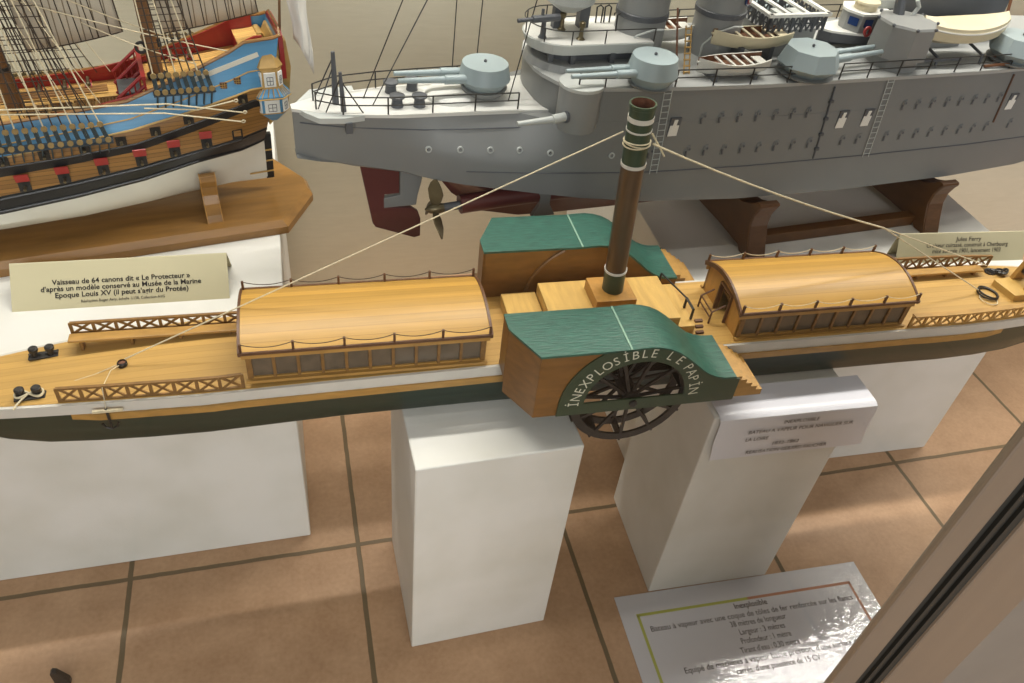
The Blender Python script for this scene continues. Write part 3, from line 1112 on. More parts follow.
    for vv in (sg * 0.121, sg * 0.096):
        c0 = C + Vector((0, vv, 0))
        N_ = 40
        rg = []
        for k in range(N_ + 1):
            d = Vector((cos(2 * pi * k / N_), 0, sin(2 * pi * k / N_)))
            o2 = Vector((0, 0.0016, 0))
            rg.append([c0 + d * 0.0615 - o2, c0 + d * 0.0715 - o2, c0 + d * 0.0715 + o2, c0 + d * 0.0615 + o2])
        w.loft(rg, cap=False)
    w.build('paddle_wheel', 'wheel', sb)
    wheel = bpy.data.objects[[o.name for o in sb.children if o.name.startswith('paddle_wheel')][-1]]
    hb = MB(Z0)
    hb.lathe(C + Vector((0, sg * 0.092, 0)), [(0.011, 0), (0.011, 0.034)], 20, (0, sg, 0))
    hb.lathe(C + Vector((0, sg * 0.126, 0)), [(0.005, 0), (0.004, 0.006)], 14, (0, sg, 0))
    hb.build('hub', 'wheel', wheel)
    for k in range(11):
        A = 2 * pi * k / 11 + 0.15
        d = Vector((cos(A), 0, sin(A)))
        sp_ = MB(Z0)
        for vv in (sg * 0.121, sg * 0.096):
            sp_.bar(C + Vector((0, vv, 0)) + d * 0.009, C + Vector((0, vv, 0)) + d * 0.063, 0.0036, 0.0030, (0, 1, 0))
        sp_.build('spoke', 'wheel', wheel)
        fl = MB(Z0)
        fl.bar(C + Vector((0, sg * 0.1085, 0)) + d * 0.060, C + Vector((0, sg * 0.1085, 0)) + d * 0.0738, 0.0022, 0.028, (0, 1, 0))
        fl.build('float', 'wheel', wheel)
    # steps down to the bow side
    st = MB(Z0)
    n = 5
    prof = [(0.1455, BOT)]
    for k in range(n):
        z = 0.479 - 0.0062 * k
        prof += [(0.1455 + 0.0084 * k, z), (0.1455 + 0.0084 * (k + 1), z)]
    prof += [(0.1455 + 0.0084 * n, BOT)]
    st.prism(prof, 'v', sg * 0.0685, sg * 0.128)
    st.build('steps', 'oak', sb)


paddle(-1)
paddle(1)
# small black hatch rail between the boxes
mb = MB(Z0)
mb.tube([(0.126, -0.030, 0.487), (0.126, -0.030, 0.502), (0.126, -0.008, 0.502), (0.126, -0.008, 0.487)], 0.0018)
mb.tube([(0.126, -0.008, 0.502), (0.112, 0.045, 0.502)], 0.0012)
mb.tube([(0.112, 0.045, 0.502), (0.112, 0.045, 0.487)], 0.0014)
mb.build('hatch_rail', 'black', sb)
mb = MB(Z0)
for k in range(4):
    mb.box((0.134, -0.036 - 0.005 * k, 0.488 - 0.005 * k), (0.010, 0.004, 0.003))
mb.build('hatch_steps', 'walnut', sb)

# foredeck: coils and the windlass
mb = MB(Z0)
for k in range(4):
    mb.torus((0.590, -0.008, 0.4722 + 0.0011 * k), 0.013 + 0.0012 * (k % 2), 0.0009, (0.05 * k, 0.03, 1), 26, 5)
mb.build('rope_coil', 'black', sb)
mb = MB(Z0)
mb.torus((0.583, -0.020, 0.4722), 0.012, 0.0007, (0.06, 0.05, 1), 26, 5)
mb.build('rope_coil', 'rope', sb, label='cream rope ring beside the black coil')
mb = MB(Z0)
for k in range(5):
    mb.tube([(0.632 + 0.004 * k + 0.008 * cos(0.5 * j + k), 0.040 - 0.002 * k + 0.006 * sin(0.5 * j), 0.4725 + 0.0012 * k) for j in range(13)], 0.0016, 5)
mb.build('chain_heap', 'black', sb)
mb = MB(Z0)
mb.prism([(0.612, 0.012), (0.618, -0.026), (0.70, -0.026), (0.70, 0.022)], 'z', 0.4695, 0.4810)
pl_ = mb.build('windlass_bed', 'casing', sb, bevel=0.001)
for v in (-0.016, 0.012):
    m2 = MB(Z0)
    m2.prism([(0.640, 0.4805), (0.660, 0.4805), (0.660, 0.502), (0.654, 0.509), (0.647, 0.509)], 'v', v - 0.003, v + 0.003)
    m2.build('windlass_cheek', 'oak', pl_)
MB(Z0).lathe((0.652, -0.013, 0.4965), [(0.005, 0), (0.005, 0.022)], 14, (0, 1, 0)).lathe((0.652, -0.026, 0.4965), [(0.003, 0), (0.003, 0.008)], 12, (0, 1, 0)).build('windlass_drum', 'black', pl_)
# ---------------------------------------------------------------- the grey cruiser on its stand
CY = 5.1
CO = (0.01, 0.943)
st_ = empty('display_stand', (CO[0], CO[1], 0.42), CY, 'dark mahogany cradle stand under the grey cruiser', 'stand')
VC = 0.010


def cradle(u):
    mb = MB(0.42)
    n = 10
    near = [(-0.137 + 0.0, 0.4205), (-0.134, 0.435)]
    half = [(0.148, 0.4205), (0.1385, 0.443), (0.130, 0.468), (0.1305, 0.486), (0.136, 0.500), (0.141, 0.508), (0.139, 0.511), (0.130, 0.5115)]
    inner = [(0.121, 0.503), (0.100, 0.494), (0.066, 0.488), (0.036, 0.464), (0.028, 0.455), (0.0, 0.4545)]
    right = [(VC + v, z) for v, z in half + inner]
    left = [(VC - v, z) for v, z in (half + inner[:-1])][::-1]
    foot = [(VC - 0.125, 0.4205), (VC - 0.118, 0.428), (VC - 0.06, 0.431), (VC + 0.06, 0.431), (VC + 0.118, 0.428), (VC + 0.125, 0.4205)]
    mb.prism(right + left + foot, 'u', u - 0.017, u + 0.017)
    o = mb.build('cradle', 'mahog', st_, bevel=0.001)
    m2 = MB(0.42)
    for sg in (-1, 1):
        m2.loft([[(u - 0.015, VC + sg * (v + 0.0012), z), (u + 0.015, VC + sg * (v + 0.0012), z), (u + 0.015, VC + sg * (v - 0.001), z), (u - 0.015, VC + sg * (v - 0.001), z)] for v, z in half[:6]])
    m2.build('cradle_edge', 'walnut', o)


cradle(0.648)
cradle(0.991)
MB(0.42).box((0.82, -0.100, 0.4295), (0.31, 0.018, 0.018)).build('stretcher', 'mahog', st_, bevel=0.001)
MB(0.42).box((0.82, 0.112, 0.4295), (0.31, 0.018, 0.018)).build('stretcher', 'mahog', st_, bevel=0.001)

Z0 = 0.455
cr = empty('model_cruiser', (CO[0], CO[1], Z0), CY, 'grey armoured cruiser model with gun turrets and two funnels at upper right', 'model ship')
QD, MD = 0.640, 0.683
# u: deck half, wale half, wale top z (bottom of the grey side), deadwood half, keel z
TAB = [(-0.008, 0.004, 0.003, 0.580, 0.001, 0.574), (0.02, 0.018, 0.013, 0.573, 0.002, 0.567), (0.06, 0.030, 0.028, 0.567, 0.002, 0.560), (0.12, 0.040, 0.044, 0.560, 0.002, 0.551),
       (0.165, 0.043, 0.062, 0.552, 0.003, 0.541), (0.172, 0.043, 0.063, 0.551, 0.004, 0.538), (0.20, 0.044, 0.069, 0.546, 0.008, 0.500), (0.24, 0.046, 0.077, 0.541, 0.016, 0.470),
       (0.30, 0.050, 0.088, 0.533, 0.026, 0.460), (0.36, 0.056, 0.097, 0.525, 0.030, 0.460), (0.45, 0.060, 0.109, 0.517, 0.030, 0.460), (0.60, 0.06, 0.118, 0.510, 0.030, 0.460),
       (0.80, 0.06, 0.121, 0.507, 0.030, 0.460), (1.00, 0.06, 0.119, 0.508, 0.030, 0.460), (1.15, 0.06, 0.112, 0.512, 0.028, 0.462), (1.35, 0.06, 0.085, 0.524, 0.02, 0.470), (1.55, 0.04, 0.045, 0.54, 0.02, 0.49), (1.70, 0.004, 0.004, 0.55, 0.001, 0.52)]


def side_half(u, z):
    """half width of the grey side: widest low down, leaning in above (tumblehome)"""
    bd, bm, zs, dw, zk = interp(TAB, u)
    top = bd if u < 0.29 else (bd + (min(bm * 0.905, 0.108) - bd) * min(1, (u - 0.29) / 0.06))
    zt = QD if u < 0.29 else MD
    z1 = zs + 0.035
    if z <= z1:
        return bm
    return bm + (top - bm) * ((z - z1) / (zt - z1)) ** 1.25


mb = MB(Z0)
rings = []
us = [-0.008, 0.0, 0.01, 0.02, 0.04, 0.06, 0.09, 0.12, 0.15, 0.165, 0.172, 0.18, 0.19, 0.20, 0.22, 0.24, 0.27, 0.30, 0.33, 0.36, 0.40, 0.45, 0.52, 0.6, 0.7, 0.8, 0.9, 1.0, 1.08, 1.15, 1.25, 1.35, 1.45, 1.55, 1.63, 1.70]
for u in us:
    bd, bm, zs, dw, zk = interp(TAB, u)
    zt = QD - 0.002
    h = [(dw * 0.8, zk), (dw, zk + 0.010 if dw > 0.003 else zk), ((dw + 0.012, zk + (zs - zk) * 0.5) if u < 0.3 else (bm * 0.56, zs - 0.012)), (bm * 0.86, zs - 0.001), (bm * 0.992, zs + 0.003), (bm, zs + 0.035)]
    h += [(side_half(u, z), z) for z in (zs + 0.035 + (zt - zs - 0.035) * k / 4 for k in (1, 2, 3, 4))]
    rings.append([(u, VC - b, z) for b, z in h[::-1]] + [(u, VC + b, z) for b, z in h])
nh = len(h)
mats = [0] * (nh - 4) + [1] * 7 + [0] * (nh - 4) + [0]
mats = []
for i in range(2 * nh):
    mats.append(1 if nh - 4 <= i < nh + 3 else 0)
mb.loft(rings, mats=mats)
for k, f in enumerate(mb.F):
    if max(mb.V[i][0] for i in f) < 0.169:
        mb.I[k] = 0
hull = mb.build('hull', ['greyside', 'red'], cr, smooth=True)

# upper hull block (casemate deck) from the step forward, with its rounded after end
mb = MB(Z0)
rings = []
for k, u in enumerate([0.303, 0.307, 0.317, 0.330, 0.342, 0.36, 0.42, 0.5, 0.6, 0.8, 1.0, 1.15, 1.3, 1.5, 1.69]):
    f = [0.25, 0.5, 0.74, 0.9, 0.97][k] if k < 5 else 1.0
    bt = side_half(max(u, 0.351), MD) * f
    b0 = max(side_half(max(u, 0.33), 0.628) * f, bt * 1.0) if u < 1.5 else bt
    rings.append([(u, VC - b0, 0.626), (u, VC - bt, MD - 0.001), (u, VC + bt, MD - 0.001), (u, VC + b0, 0.626)])
mb.loft(rings)
up = mb.build('upper_hull', 'greyside', cr, smooth=True)


def deck_part(name, pts_u, zf, bf, th, m, ov=0.0025):
    d = MB(Z0)
    d.loft([[(u, VC - bf(u) - ov, zf), (u, VC + bf(u) + ov, zf), (u, VC + bf(u) + ov, zf - th), (u, VC - bf(u) - ov, zf - th)] for u in pts_u])
    return d.build(name, m, cr)


deck_part('quarterdeck', [-0.009, 0.0, 0.01, 0.02, 0.04, 0.06, 0.12, 0.2, 0.30, 0.36], QD + 0.001, lambda u: interp(TAB, u)[0], 0.004, 'deckgrey')
deck_part('main_deck', [0.299, 0.303, 0.315, 0.328, 0.340, 0.36, 0.42, 0.5, 0.6, 0.8, 1.0, 1.15, 1.3, 1.5, 1.69], MD + 0.001,
          lambda u: side_half(max(u, 0.351), MD) * interp([(0.299, 0.2), (0.303, 0.42), (0.315, 0.74), (0.328, 0.91), (0.340, 0.98), (0.36, 1)], u)[0], 0.0045, 'deckshade')
# rounded platform lip at the stern
mb = MB(Z0)
mb.prism([(0.005, VC - 0.018), (0.02, VC - 0.036), (0.05, VC - 0.040), (0.075, VC - 0.036), (0.075, VC + 0.05), (0.02, VC + 0.045), (-0.006, VC + 0.004)], 'z', 0.6335, 0.6405)
mb.build('stern_platform', 'greylite', cr)
MB(Z0).box((0.055, VC - 0.036, 0.627), (0.008, 0.010, 0.014)).build('stern_bracket', 'greydark', cr)
# knuckle line along the side
mb = MB(Z0)
for sg in (-1, 1):
    mb.tube([(u, VC + sg * (side_half(u, 0.622) + 0.0004), 0.622) for u in (0.0, 0.02, 0.05, 0.1, 0.15, 0.2, 0.25, 0.28)], 0.0009, 5)
    mb.tube([(u, VC + sg * (side_half(u, 0.567) + 0.0004), 0.567 + 0.012 * max(0, 0.4 - u)) for u in (0.2, 0.3, 0.36, 0.45, 0.6, 0.8, 1.0, 1.15, 1.3)], 0.0009, 5)
mb.build('armour_strake', 'greydark', cr)


def near(u, z, o_=0.0):
    return (u, VC - max(side_half(u, z), 0) - o_, z)


# stern: rudder, skeg, propellers
rud = MB(Z0)
rud.prism([(0.072, 0.558), (0.126, 0.548), (0.126, 0.505), (0.105, 0.505), (0.105, 0.484), (0.143, 0.480), (0.153, 0.472), (0.157, 0.460), (0.157, 0.430), (0.148, 0.428), (0.092, 0.453), (0.088, 0.460)], 'v', VC - 0.0035, VC + 0.0035)
rud.build('rudder', 'red', cr, bevel=0.001)
sk = MB(Z0)
sk.prism([(0.127, 0.556), (0.160, 0.553), (0.157, 0.520), (0.152, 0.500), (0.150, 0.484), (0.104, 0.484), (0.104, 0.500), (0.127, 0.503)], 'v', VC - 0.0045, VC + 0.0045)
sk.build('skeg', 'greyside', cr, bevel=0.001)


def propeller(u, v, z, rot, r=0.045):
    p = MB(Z0)
    p.lathe((u - 0.014, v, z), [(0.0008, 0), (0.006, 0.006), (0.008, 0.014), (0.006, 0.026)], 14, (1, 0, 0))
    pr = p.build('propeller', 'bronze', cr, smooth=True)
    for k in range(3):
        a = rot + 2 * pi * k / 3
        b = MB(Z0)
        rr = []
        for q, w in ((0.004, 0.004), (0.014, 0.009), (0.026, 0.0125), (0.036, 0.010), (0.043, 0.005), (r, 0.001)):
            tw = 1.0 - 0.6 * q / r
            rad = Vector((0, cos(a), sin(a)))
            tan_ = Vector((0, -sin(a), cos(a))) * cos(tw) + Vector((1, 0, 0)) * sin(tw)
            nrm = rad.cross(tan_).normalized() * 0.0008
            c = Vector((u, v, z)) + rad * q
            rr.append([c - tan_ * w - nrm, c + tan_ * w - nrm, c + tan_ * w + nrm, c - tan_ * w + nrm])
        b.loft(rr)
        b.build('blade', 'bronze', pr, smooth=True)
    return pr


propeller(0.161, -0.052, 0.513, radians(92))
propeller(0.258, VC, 0.515, radians(80), 0.04)
propeller(0.161, 0.075, 0.513, radians(60))
sh_ = MB(Z0)
sh_.tube([(0.17, -0.052, 0.513), (0.36, -0.046, 0.520)], 0.006, 10)
sh_.tube([(0.17, 0.075, 0.513), (0.36, 0.066, 0.520)], 0.006, 10)
bo = MB(Z0)
bo.tube([(0.196, -0.0505, 0.5145), (0.206, -0.050, 0.515), (0.25, -0.048, 0.516), (0.33, -0.046, 0.518), (0.42, -0.044, 0.518)], 0.013, 14)
bo.build('shaft_bossing', 'red', cr, smooth=True)
sh_.build('propeller_shaft', 'greydark', cr, smooth=True)
br = MB(Z0)
br.prism([(0.296, 0.545), (0.338, 0.545), (0.326, 0.52), (0.326, 0.505), (0.336, 0.487), (0.300, 0.487), (0.310, 0.505), (0.310, 0.52)], 'v', -0.060, -0.052)
br.build('shaft_bracket', 'greyside', cr, bevel=0.001)

# portholes aft
for u, z in ((0.152, 0.598), (0.192, 0.598), (0.231, 0.597), (0.270, 0.596), (0.309, 0.595), (0.392, 0.592)):
    p = near(u, z)
    m2 = MB(Z0)
    m2.lathe((p[0], p[1] + 0.002, p[2]), [(0.0044, 0), (0.0044, 0.0032), (0.0026, 0.0034), (0.0026, 0.0022)], 14, (0, -1, 0.12), cap=False)
    o = m2.build('porthole', 'greylite', cr)
    m2 = MB(Z0)
    m2.lathe((p[0], p[1] + 0.0016, p[2]), [(0.0027, 0), (0.0027, 0.0012)], 12, (0, -1, 0.12))
    m2.build('porthole_glass', 'black', o)

# little side scuttles with eyebrow rims, two rows
ROWS = [[0.515, 0.542, 0.57, 0.598, 0.627, 0.655, 0.681, 0.849, 0.875, 0.903, 0.931, 0.957, 0.984, 1.010, 1.036], [0.446, 0.502, 0.529, 0.558, 0.586, 0.613, 0.641, 0.670, 0.698, 0.756, 0.784, 0.835, 0.864, 0.892, 0.920, 0.949, 0.978, 1.006, 1.034, 1.085]]
for us_, z in zip(ROWS, (0.640, 0.594)):
    for u in us_:
        p = near(u, z)
        m2 = MB(Z0)
        m2.lathe((u + 0.002, p[1] + 0.002, z + 0.003), [(0.0030, 0), (0.0030, 0.0026), (0.0018, 0.0028), (0.0018, 0.0014)], 10, (0, -1, 0.15), cap=False)
        m2.tube([(u - 0.005, near(u, z - 0.007)[1] - 0.0004, z - 0.007), (u - 0.0052, p[1] - 0.0006, z), (u - 0.003, near(u, z + 0.007)[1] - 0.0006, z + 0.007), (u + 0.003, near(u, z + 0.008)[1] - 0.0006, z + 0.008)], 0.0007, 4)
        o = m2.build('scuttle', 'greyside', cr)
        m2 = MB(Z0)
        m2.lathe((u + 0.002, p[1] + 0.001, z + 0.003), [(0.0019, 0), (0.0019, 0.0018)], 8, (0, -1, 0.15))
        m2.prism([(u - 0.0032, z - 0.007), (u - 0.0006, z - 0.007), (u - 0.0018, z + 0.001), (u - 0.0040, z + 0.001)], 'v', p[1] - 0.0014, p[1] + 0.001)
        m2.build('scuttle_opening', 'greydark', o)
for u, z in ((0.474, 0.630), (0.743, 0.626), (0.787, 0.626), (1.066, 0.631)):
    p = near(u, z)
    m2 = MB(Z0)
    m2.prism([(u - 0.009, z - 0.013), (u + 0.007, z - 0.013), (u + 0.009, z + 0.013), (u - 0.007, z + 0.013)], 'v', p[1] - 0.0012, p[1] + 0.002)
    o = m2.build('loading_port', 'greydark', cr)
    m2 = MB(Z0)
    m2.prism([(u - 0.0082, z - 0.012), (u + 0.0055, z - 0.012), (u + 0.0062, z + 0.003), (u - 0.0072, z + 0.003)], 'v', p[1] - 0.0022, p[1])
    m2.prism([(u - 0.003, z + 0.003), (u + 0.002, z + 0.003), (u + 0.003, z + 0.011), (u - 0.002, z + 0.011)], 'v', p[1] - 0.0022, p[1])
    m2.build('port_cover', 'whitep', o)
# side ladders and pipe
for u0, u1 in ((0.455, 0.458), (0.808, 0.808)):
    m2 = MB(Z0)
    for du in (-0.0055, 0.0055):
        m2.tube([(u0 + du, near(u0, z)[1] - 0.002, z) for z in (0.565, 0.60, 0.64, 0.672, 0.681)], 0.0007, 4)
    for k in range(14):
        z = 0.570 + 0.0082 * k
        m2.tube([(u0 - 0.0055, near(u0, z)[1] - 0.002, z), (u0 + 0.0055, near(u0, z)[1] - 0.002, z)], 0.0006, 4)
    m2.build('side_ladder', 'greylite', cr)
m2 = MB(Z0)
m2.tube([(0.713, near(0.713, z)[1] - 0.001, z) for z in (0.570, 0.60, 0.64, 0.675)], 0.0013, 6)
for z in (0.585, 0.607, 0.63, 0.655):
    m2.box((0.713, near(0.713, z)[1] - 0.002, z), (0.006, 0.004, 0.004))
m2.build('boom_pipe', 'greydark', cr)
m2 = MB(Z0)
m2.tube([(1.045, near(1.045, z)[1] - 0.001, z) for z in (0.60, 0.64, 0.675)], 0.0016, 6)
m2.build('boom_pipe', 'walnut', cr)


# rails
def rail(pts, h=0.023, names=('rail_stanchion', 'guard_rail'), m='steel'):
    t_ = MB(Z0)
    for f in (1.0, 0.55):
        t_.tube([(p[0], p[1], p[2] + h * f) for p in pts], 0.0009, 5)
    o = t_.build(names[1], m, cr)
    for p in pts:
        MB(Z0).tube([p, (p[0], p[1], p[2] + h)], 0.0011, 5).build(names[0], m, o)


rail([(0.02, VC - 0.012, QD), (0.05, VC - 0.030, QD), (0.104, VC - 0.038, QD), (0.16, VC - 0.041, QD), (0.215, VC - 0.043, QD), (0.272, VC - 0.046, QD)])
rail([(0.02, VC + 0.012, QD), (0.05, VC + 0.030, QD), (0.104, VC + 0.038, QD), (0.16, VC + 0.041, QD), (0.215, VC + 0.043, QD), (0.272, VC + 0.046, QD)])
for sg in (-1, 1):
    rail([(u, VC + sg * (side_half(max(u, 0.351), MD) - 0.001) * (0.93 if u < 0.33 else 1), MD) for u in (0.335, 0.37, 0.41)])
    rail([(u, VC + sg * (side_half(u, MD) - 0.001), MD) for u in (0.465, 0.52, 0.575, 0.632, 0.664)])
    rail([(u, VC + sg * (side_half(u, MD) - 0.001), MD) for u in (0.717, 0.765, 0.818, 0.871, 0.922, 0.972, 1.03, 1.09, 1.15)])

# stern posts, bollards, hump, stays
m2 = MB(Z0)
m2.tube([(0.046, VC + 0.0, QD), (0.046, VC + 0.002, 0.706)], 0.0045, 8, 0.0024)
o = m2.build('stern_post', 'greydark', cr)
m2 = MB(Z0)
m2.tube([(0.052, VC - 0.022, QD), (0.050, VC - 0.020, 0.690)], 0.0036, 8, 0.002)
m2.build('stern_post', 'greydark', cr)
for a, b in (((0.022, VC - 0.012, QD), (0.046, VC + 0.002, 0.690)), ((0.026, VC + 0.03, QD), (0.046, VC + 0.002, 0.700)), ((0.075, VC - 0.03, QD), (0.050, VC - 0.020, 0.680)), ((0.03, VC - 0.022, QD), (0.050, VC - 0.020, 0.683))):
    MB(Z0).tube([a, b], 0.0009, 5).build('post_brace', 'steel', cr)
for u, v in ((0.121, VC + 0.024), (0.150, VC + 0.028), (0.120, VC - 0.017), (0.148, VC - 0.020)):
    m2 = MB(Z0)
    m2.lathe((u, v, QD), [(0.0085, 0), (0.0075, 0.002), (0.0065, 0.011), (0.0098, 0.013), (0.0098, 0.0155), (0.004, 0.0175)], 16)
    m2.build('bollard', 'greydark', cr, smooth=True)
m2 = MB(Z0)
m2.lathe((0.196, VC + 0.004, QD - 0.001), [(0.034, 0), (0.033, 0.006), (0.026, 0.009), (0.001, 0.010)], 20)
m2.build('turret_mount', 'deckgrey', cr, smooth=True)
for a, b in (((0.082, VC + 0.01, QD), (0.17, VC + 0.02, 0.84)), ((0.09, VC - 0.01, QD), (0.21, VC + 0.01, 0.85)), ((0.268, VC - 0.02, QD), (0.33, VC + 0.02, 0.86)), ((0.21, VC + 0.05, QD), (0.212, VC + 0.04, 0.86)), ((0.243, VC + 0.05, QD), (0.248, VC + 0.04, 0.86))):
    MB(Z0).tube([a, b], 0.0008, 5).build('rigging_wire', 'steel', cr)


# turrets: tapering drums with paired barrels
def turret(u, v, z, r, h, ang, blen, sides=24, bar_r=0.0048, spread=0.011, collar=True):
    d = Vector((cos(ang), sin(ang), 0))
    s_ = Vector((-sin(ang), cos(ang), 0))
    c = Vector((u, v, z))
    m_ = MB(Z0)
    m_.lathe(c, [(r * 0.66, 0), (r, h * 0.38), (r * 0.80, h), (0.0005, h * 1.01)] if sides == 8 else [(r * 0.74, 0), (r, h * 0.38), (r * 0.87, h), (0.0005, h * 1.03)], sides, ph=pi / sides)
    t_ = m_.build('turret', 'turret', cr, smooth=sides > 12)
    MB(Z0).lathe(c - Vector((0, 0, z - (MD if z > 0.68 else QD))), [(r * 0.55, 0), (r * 0.82, (z - (MD if z > 0.68 else QD)) * 0.6), (r * 0.9, z - (MD if z > 0.68 else QD))], 24).build('turret_base', 'grey', t_, smooth=True)
    MB(Z0).ball(c + Vector((0, 0, h * 1.07)), 0.0022).build('turret_knob', 'greydark', t_)
    for k in (-1, 1):
        a_ = c + s_ * k * spread + d * r * 0.70 + Vector((0, 0, h * 0.48))
        e_ = c + s_ * k * spread + d * (r + blen) + Vector((0, 0, h * 0.56))
        b_ = MB(Z0)
        b_.tube([a_, a_.lerp(e_, 0.35)], bar_r * 1.25, 12)
        b_.tube([a_.lerp(e_, 0.3), e_], bar_r, 12, bar_r * 0.62)
        b_.build('gun_barrel', 'turret', t_, smooth=True)


turret(0.240, VC + 0.002, QD + 0.013, 0.0345, 0.031, radians(180), 0.083)
turret(0.430, -0.083, MD + 0.007, 0.033, 0.034, radians(183), 0.085, bar_r=0.0042, spread=0.008)
turret(0.670, -0.080, MD + 0.007, 0.043, 0.034, radians(8), 0.095, 8, 0.0045, 0.009)
turret(1.053, -0.075, MD + 0.007, 0.042, 0.034, radians(5), 0.09, 8, 0.0045, 0.009)
turret(0.655, 0.115, MD + 0.010, 0.037, 0.031, radians(0), 0.09, 8, 0.0045, 0.009)

# casemate with its gun, after end of the upper hull
m2 = MB(Z0)
m2.lathe((0.342, -0.068, 0.624), [(0.016, 0), (0.026, 0.004), (0.028, 0.018), (0.028, 0.061)], 22)
cs = m2.build('casemate', 'grey', cr, smooth=True)
MB(Z0).lathe((0.342, -0.068, MD + 0.0012), [(0.029, 0), (0.029, 0.004), (0.001, 0.0045)], 22).build('casemate_roof', 'greylite', cs)
m2 = MB(Z0)
m2.tube([(0.322, -0.082, 0.650), (0.30, -0.086, 0.649)], 0.0058, 12)
m2.tube([(0.302, -0.0855, 0.649), (0.252, -0.089, 0.648)], 0.0046, 12, 0.003)
m2.build('casemate_gun', 'greylite', cs, smooth=True)
MB(Z0).lathe((0.321, -0.083, 0.650), [(0.008, 0), (0.008, 0.003)], 14, (-1, -0.15, 0)).build('gun_shield', 'greydark', cs)

# after bridge: rounded house, legs and platform
m2 = MB(Z0)


def stadium(u0, u1, r, z):
    pts = [(u0 + r + r * cos(radians(a)), VC + 0.006 + r * sin(radians(a)), z) for a in range(90, 271, 15)]
    return pts + [(u1, VC + 0.006 - r, z), (u1, VC + 0.006 + r, z)]


m2.loft([stadium(0.296, 0.47, 0.056, MD), stadium(0.300, 0.47, 0.053, MD + 0.010)])
hb_ = m2.build('bridge_house', 'grey', cr, smooth=False)
m2 = MB(Z0)
m2.loft([stadium(0.318, 0.46, 0.034, MD + 0.010), stadium(0.318, 0.46, 0.034, MD + 0.022)])
m2.build('bridge_core', 'greydark', hb_)
for u, v in ((0.312, VC + 0.02), (0.318, VC - 0.024), (0.345, VC - 0.034), (0.40, VC - 0.036), (0.44, VC - 0.036)):
    MB(Z0).box((u, v, MD + 0.016), (0.007, 0.006, 0.014)).build('bridge_leg', 'greydark', hb_)
m2 = MB(Z0)
m2.loft([stadium(0.296, 0.455, 0.044, MD + 0.022), stadium(0.291, 0.455, 0.048, MD + 0.0355)])
pf = m2.build('bridge_platform', 'greylite', hb_)
m2 = MB(Z0)
m2.loft([stadium(0.293, 0.455, 0.0465, MD + 0.0356), stadium(0.293, 0.455, 0.0465, MD + 0.0365)])
m2.build('bridge_deck', 'deckgrey', hb_)
pz = MD + 0.0365
rl = [p for p in stadium(0.293, 0.455, 0.0455, pz)]
rl = [rl[-1]] + rl[:-1]
m2 = MB(Z0)
m2.tube([(p[0], p[1], p[2] + 0.017) for p in rl], 0.0008, 5)
for p in rl[1:-1:3] + [rl[-1], rl[0], (0.385, VC + 0.006 - 0.0455, pz), (0.385, VC + 0.006 + 0.0455, pz)]:
    m2.tube([p, (p[0], p[1], pz + 0.017)], 0.0009, 5)
m2.build('bridge_rail', 'steel', hb_)
m2 = MB(Z0)
m2.lathe((0.309, VC - 0.012, pz), [(0.006, 0), (0.0035, 0.004), (0.003, 0.020)], 12)
gm = m2.build('bridge_gun', 'greydark', hb_)
m2 = MB(Z0)
m2.tube([(0.330, VC - 0.01, pz + 0.024), (0.292, VC - 0.014, pz + 0.024)], 0.0046, 10)
m2.tube([(0.294, VC - 0.014, pz + 0.024), (0.272, VC - 0.016, pz + 0.0235)], 0.0026, 10)
m2.box((0.306, VC - 0.012, pz + 0.031), (0.003, 0.003, 0.009))
m2.build('gun_barrel', 'greydark', gm)
for u, v, s_ in ((0.345, VC + 0.012, 1), (0.358, VC - 0.022, 1)):
    m2 = MB(Z0)
    m2.lathe((u, v, pz), [(0.006, 0), (0.003, 0.003), (0.0025, 0.014), (0.0042, 0.016), (0.0042, 0.021), (0.001, 0.023)], 12)
    m2.build('compass_stand', 'bronze', hb_, smooth=True)
# mast legs and the searchlight tub
m2 = MB(Z0)
m2.box((0.340, VC + 0.02, pz + 0.035), (0.011, 0.010, 0.07))
m2.box((0.377, VC + 0.02, pz + 0.06), (0.014, 0.012, 0.12))
m2.build('mast_leg', 'greydark', cr)
m2 = MB(Z0)
m2.lathe((0.352, VC + 0.014, pz + 0.024), [(0.012, 0), (0.024, 0.008), (0.033, 0.014), (0.033, 0.024), (0.031, 0.024), (0.030, 0.017), (0.001, 0.016)], 24)
m2.build('fighting_top', 'greylite', cr, smooth=True)
for k, (u, v) in enumerate(((0.402, VC + 0.03), (0.414, VC + 0.03), (0.418, VC + 0.0), (0.430, VC + 0.0))):
    m2 = MB(Z0)
    m2.tube([(u, v, pz - 0.001), (u, v + 0.002, pz + 0.020), (u + 0.004, v, pz + 0.023), (u + 0.008, v, pz + 0.020), (u + 0.008, v, pz - 0.001)], 0.0011, 6)
    m2.build('davit_hook', 'black', hb_)

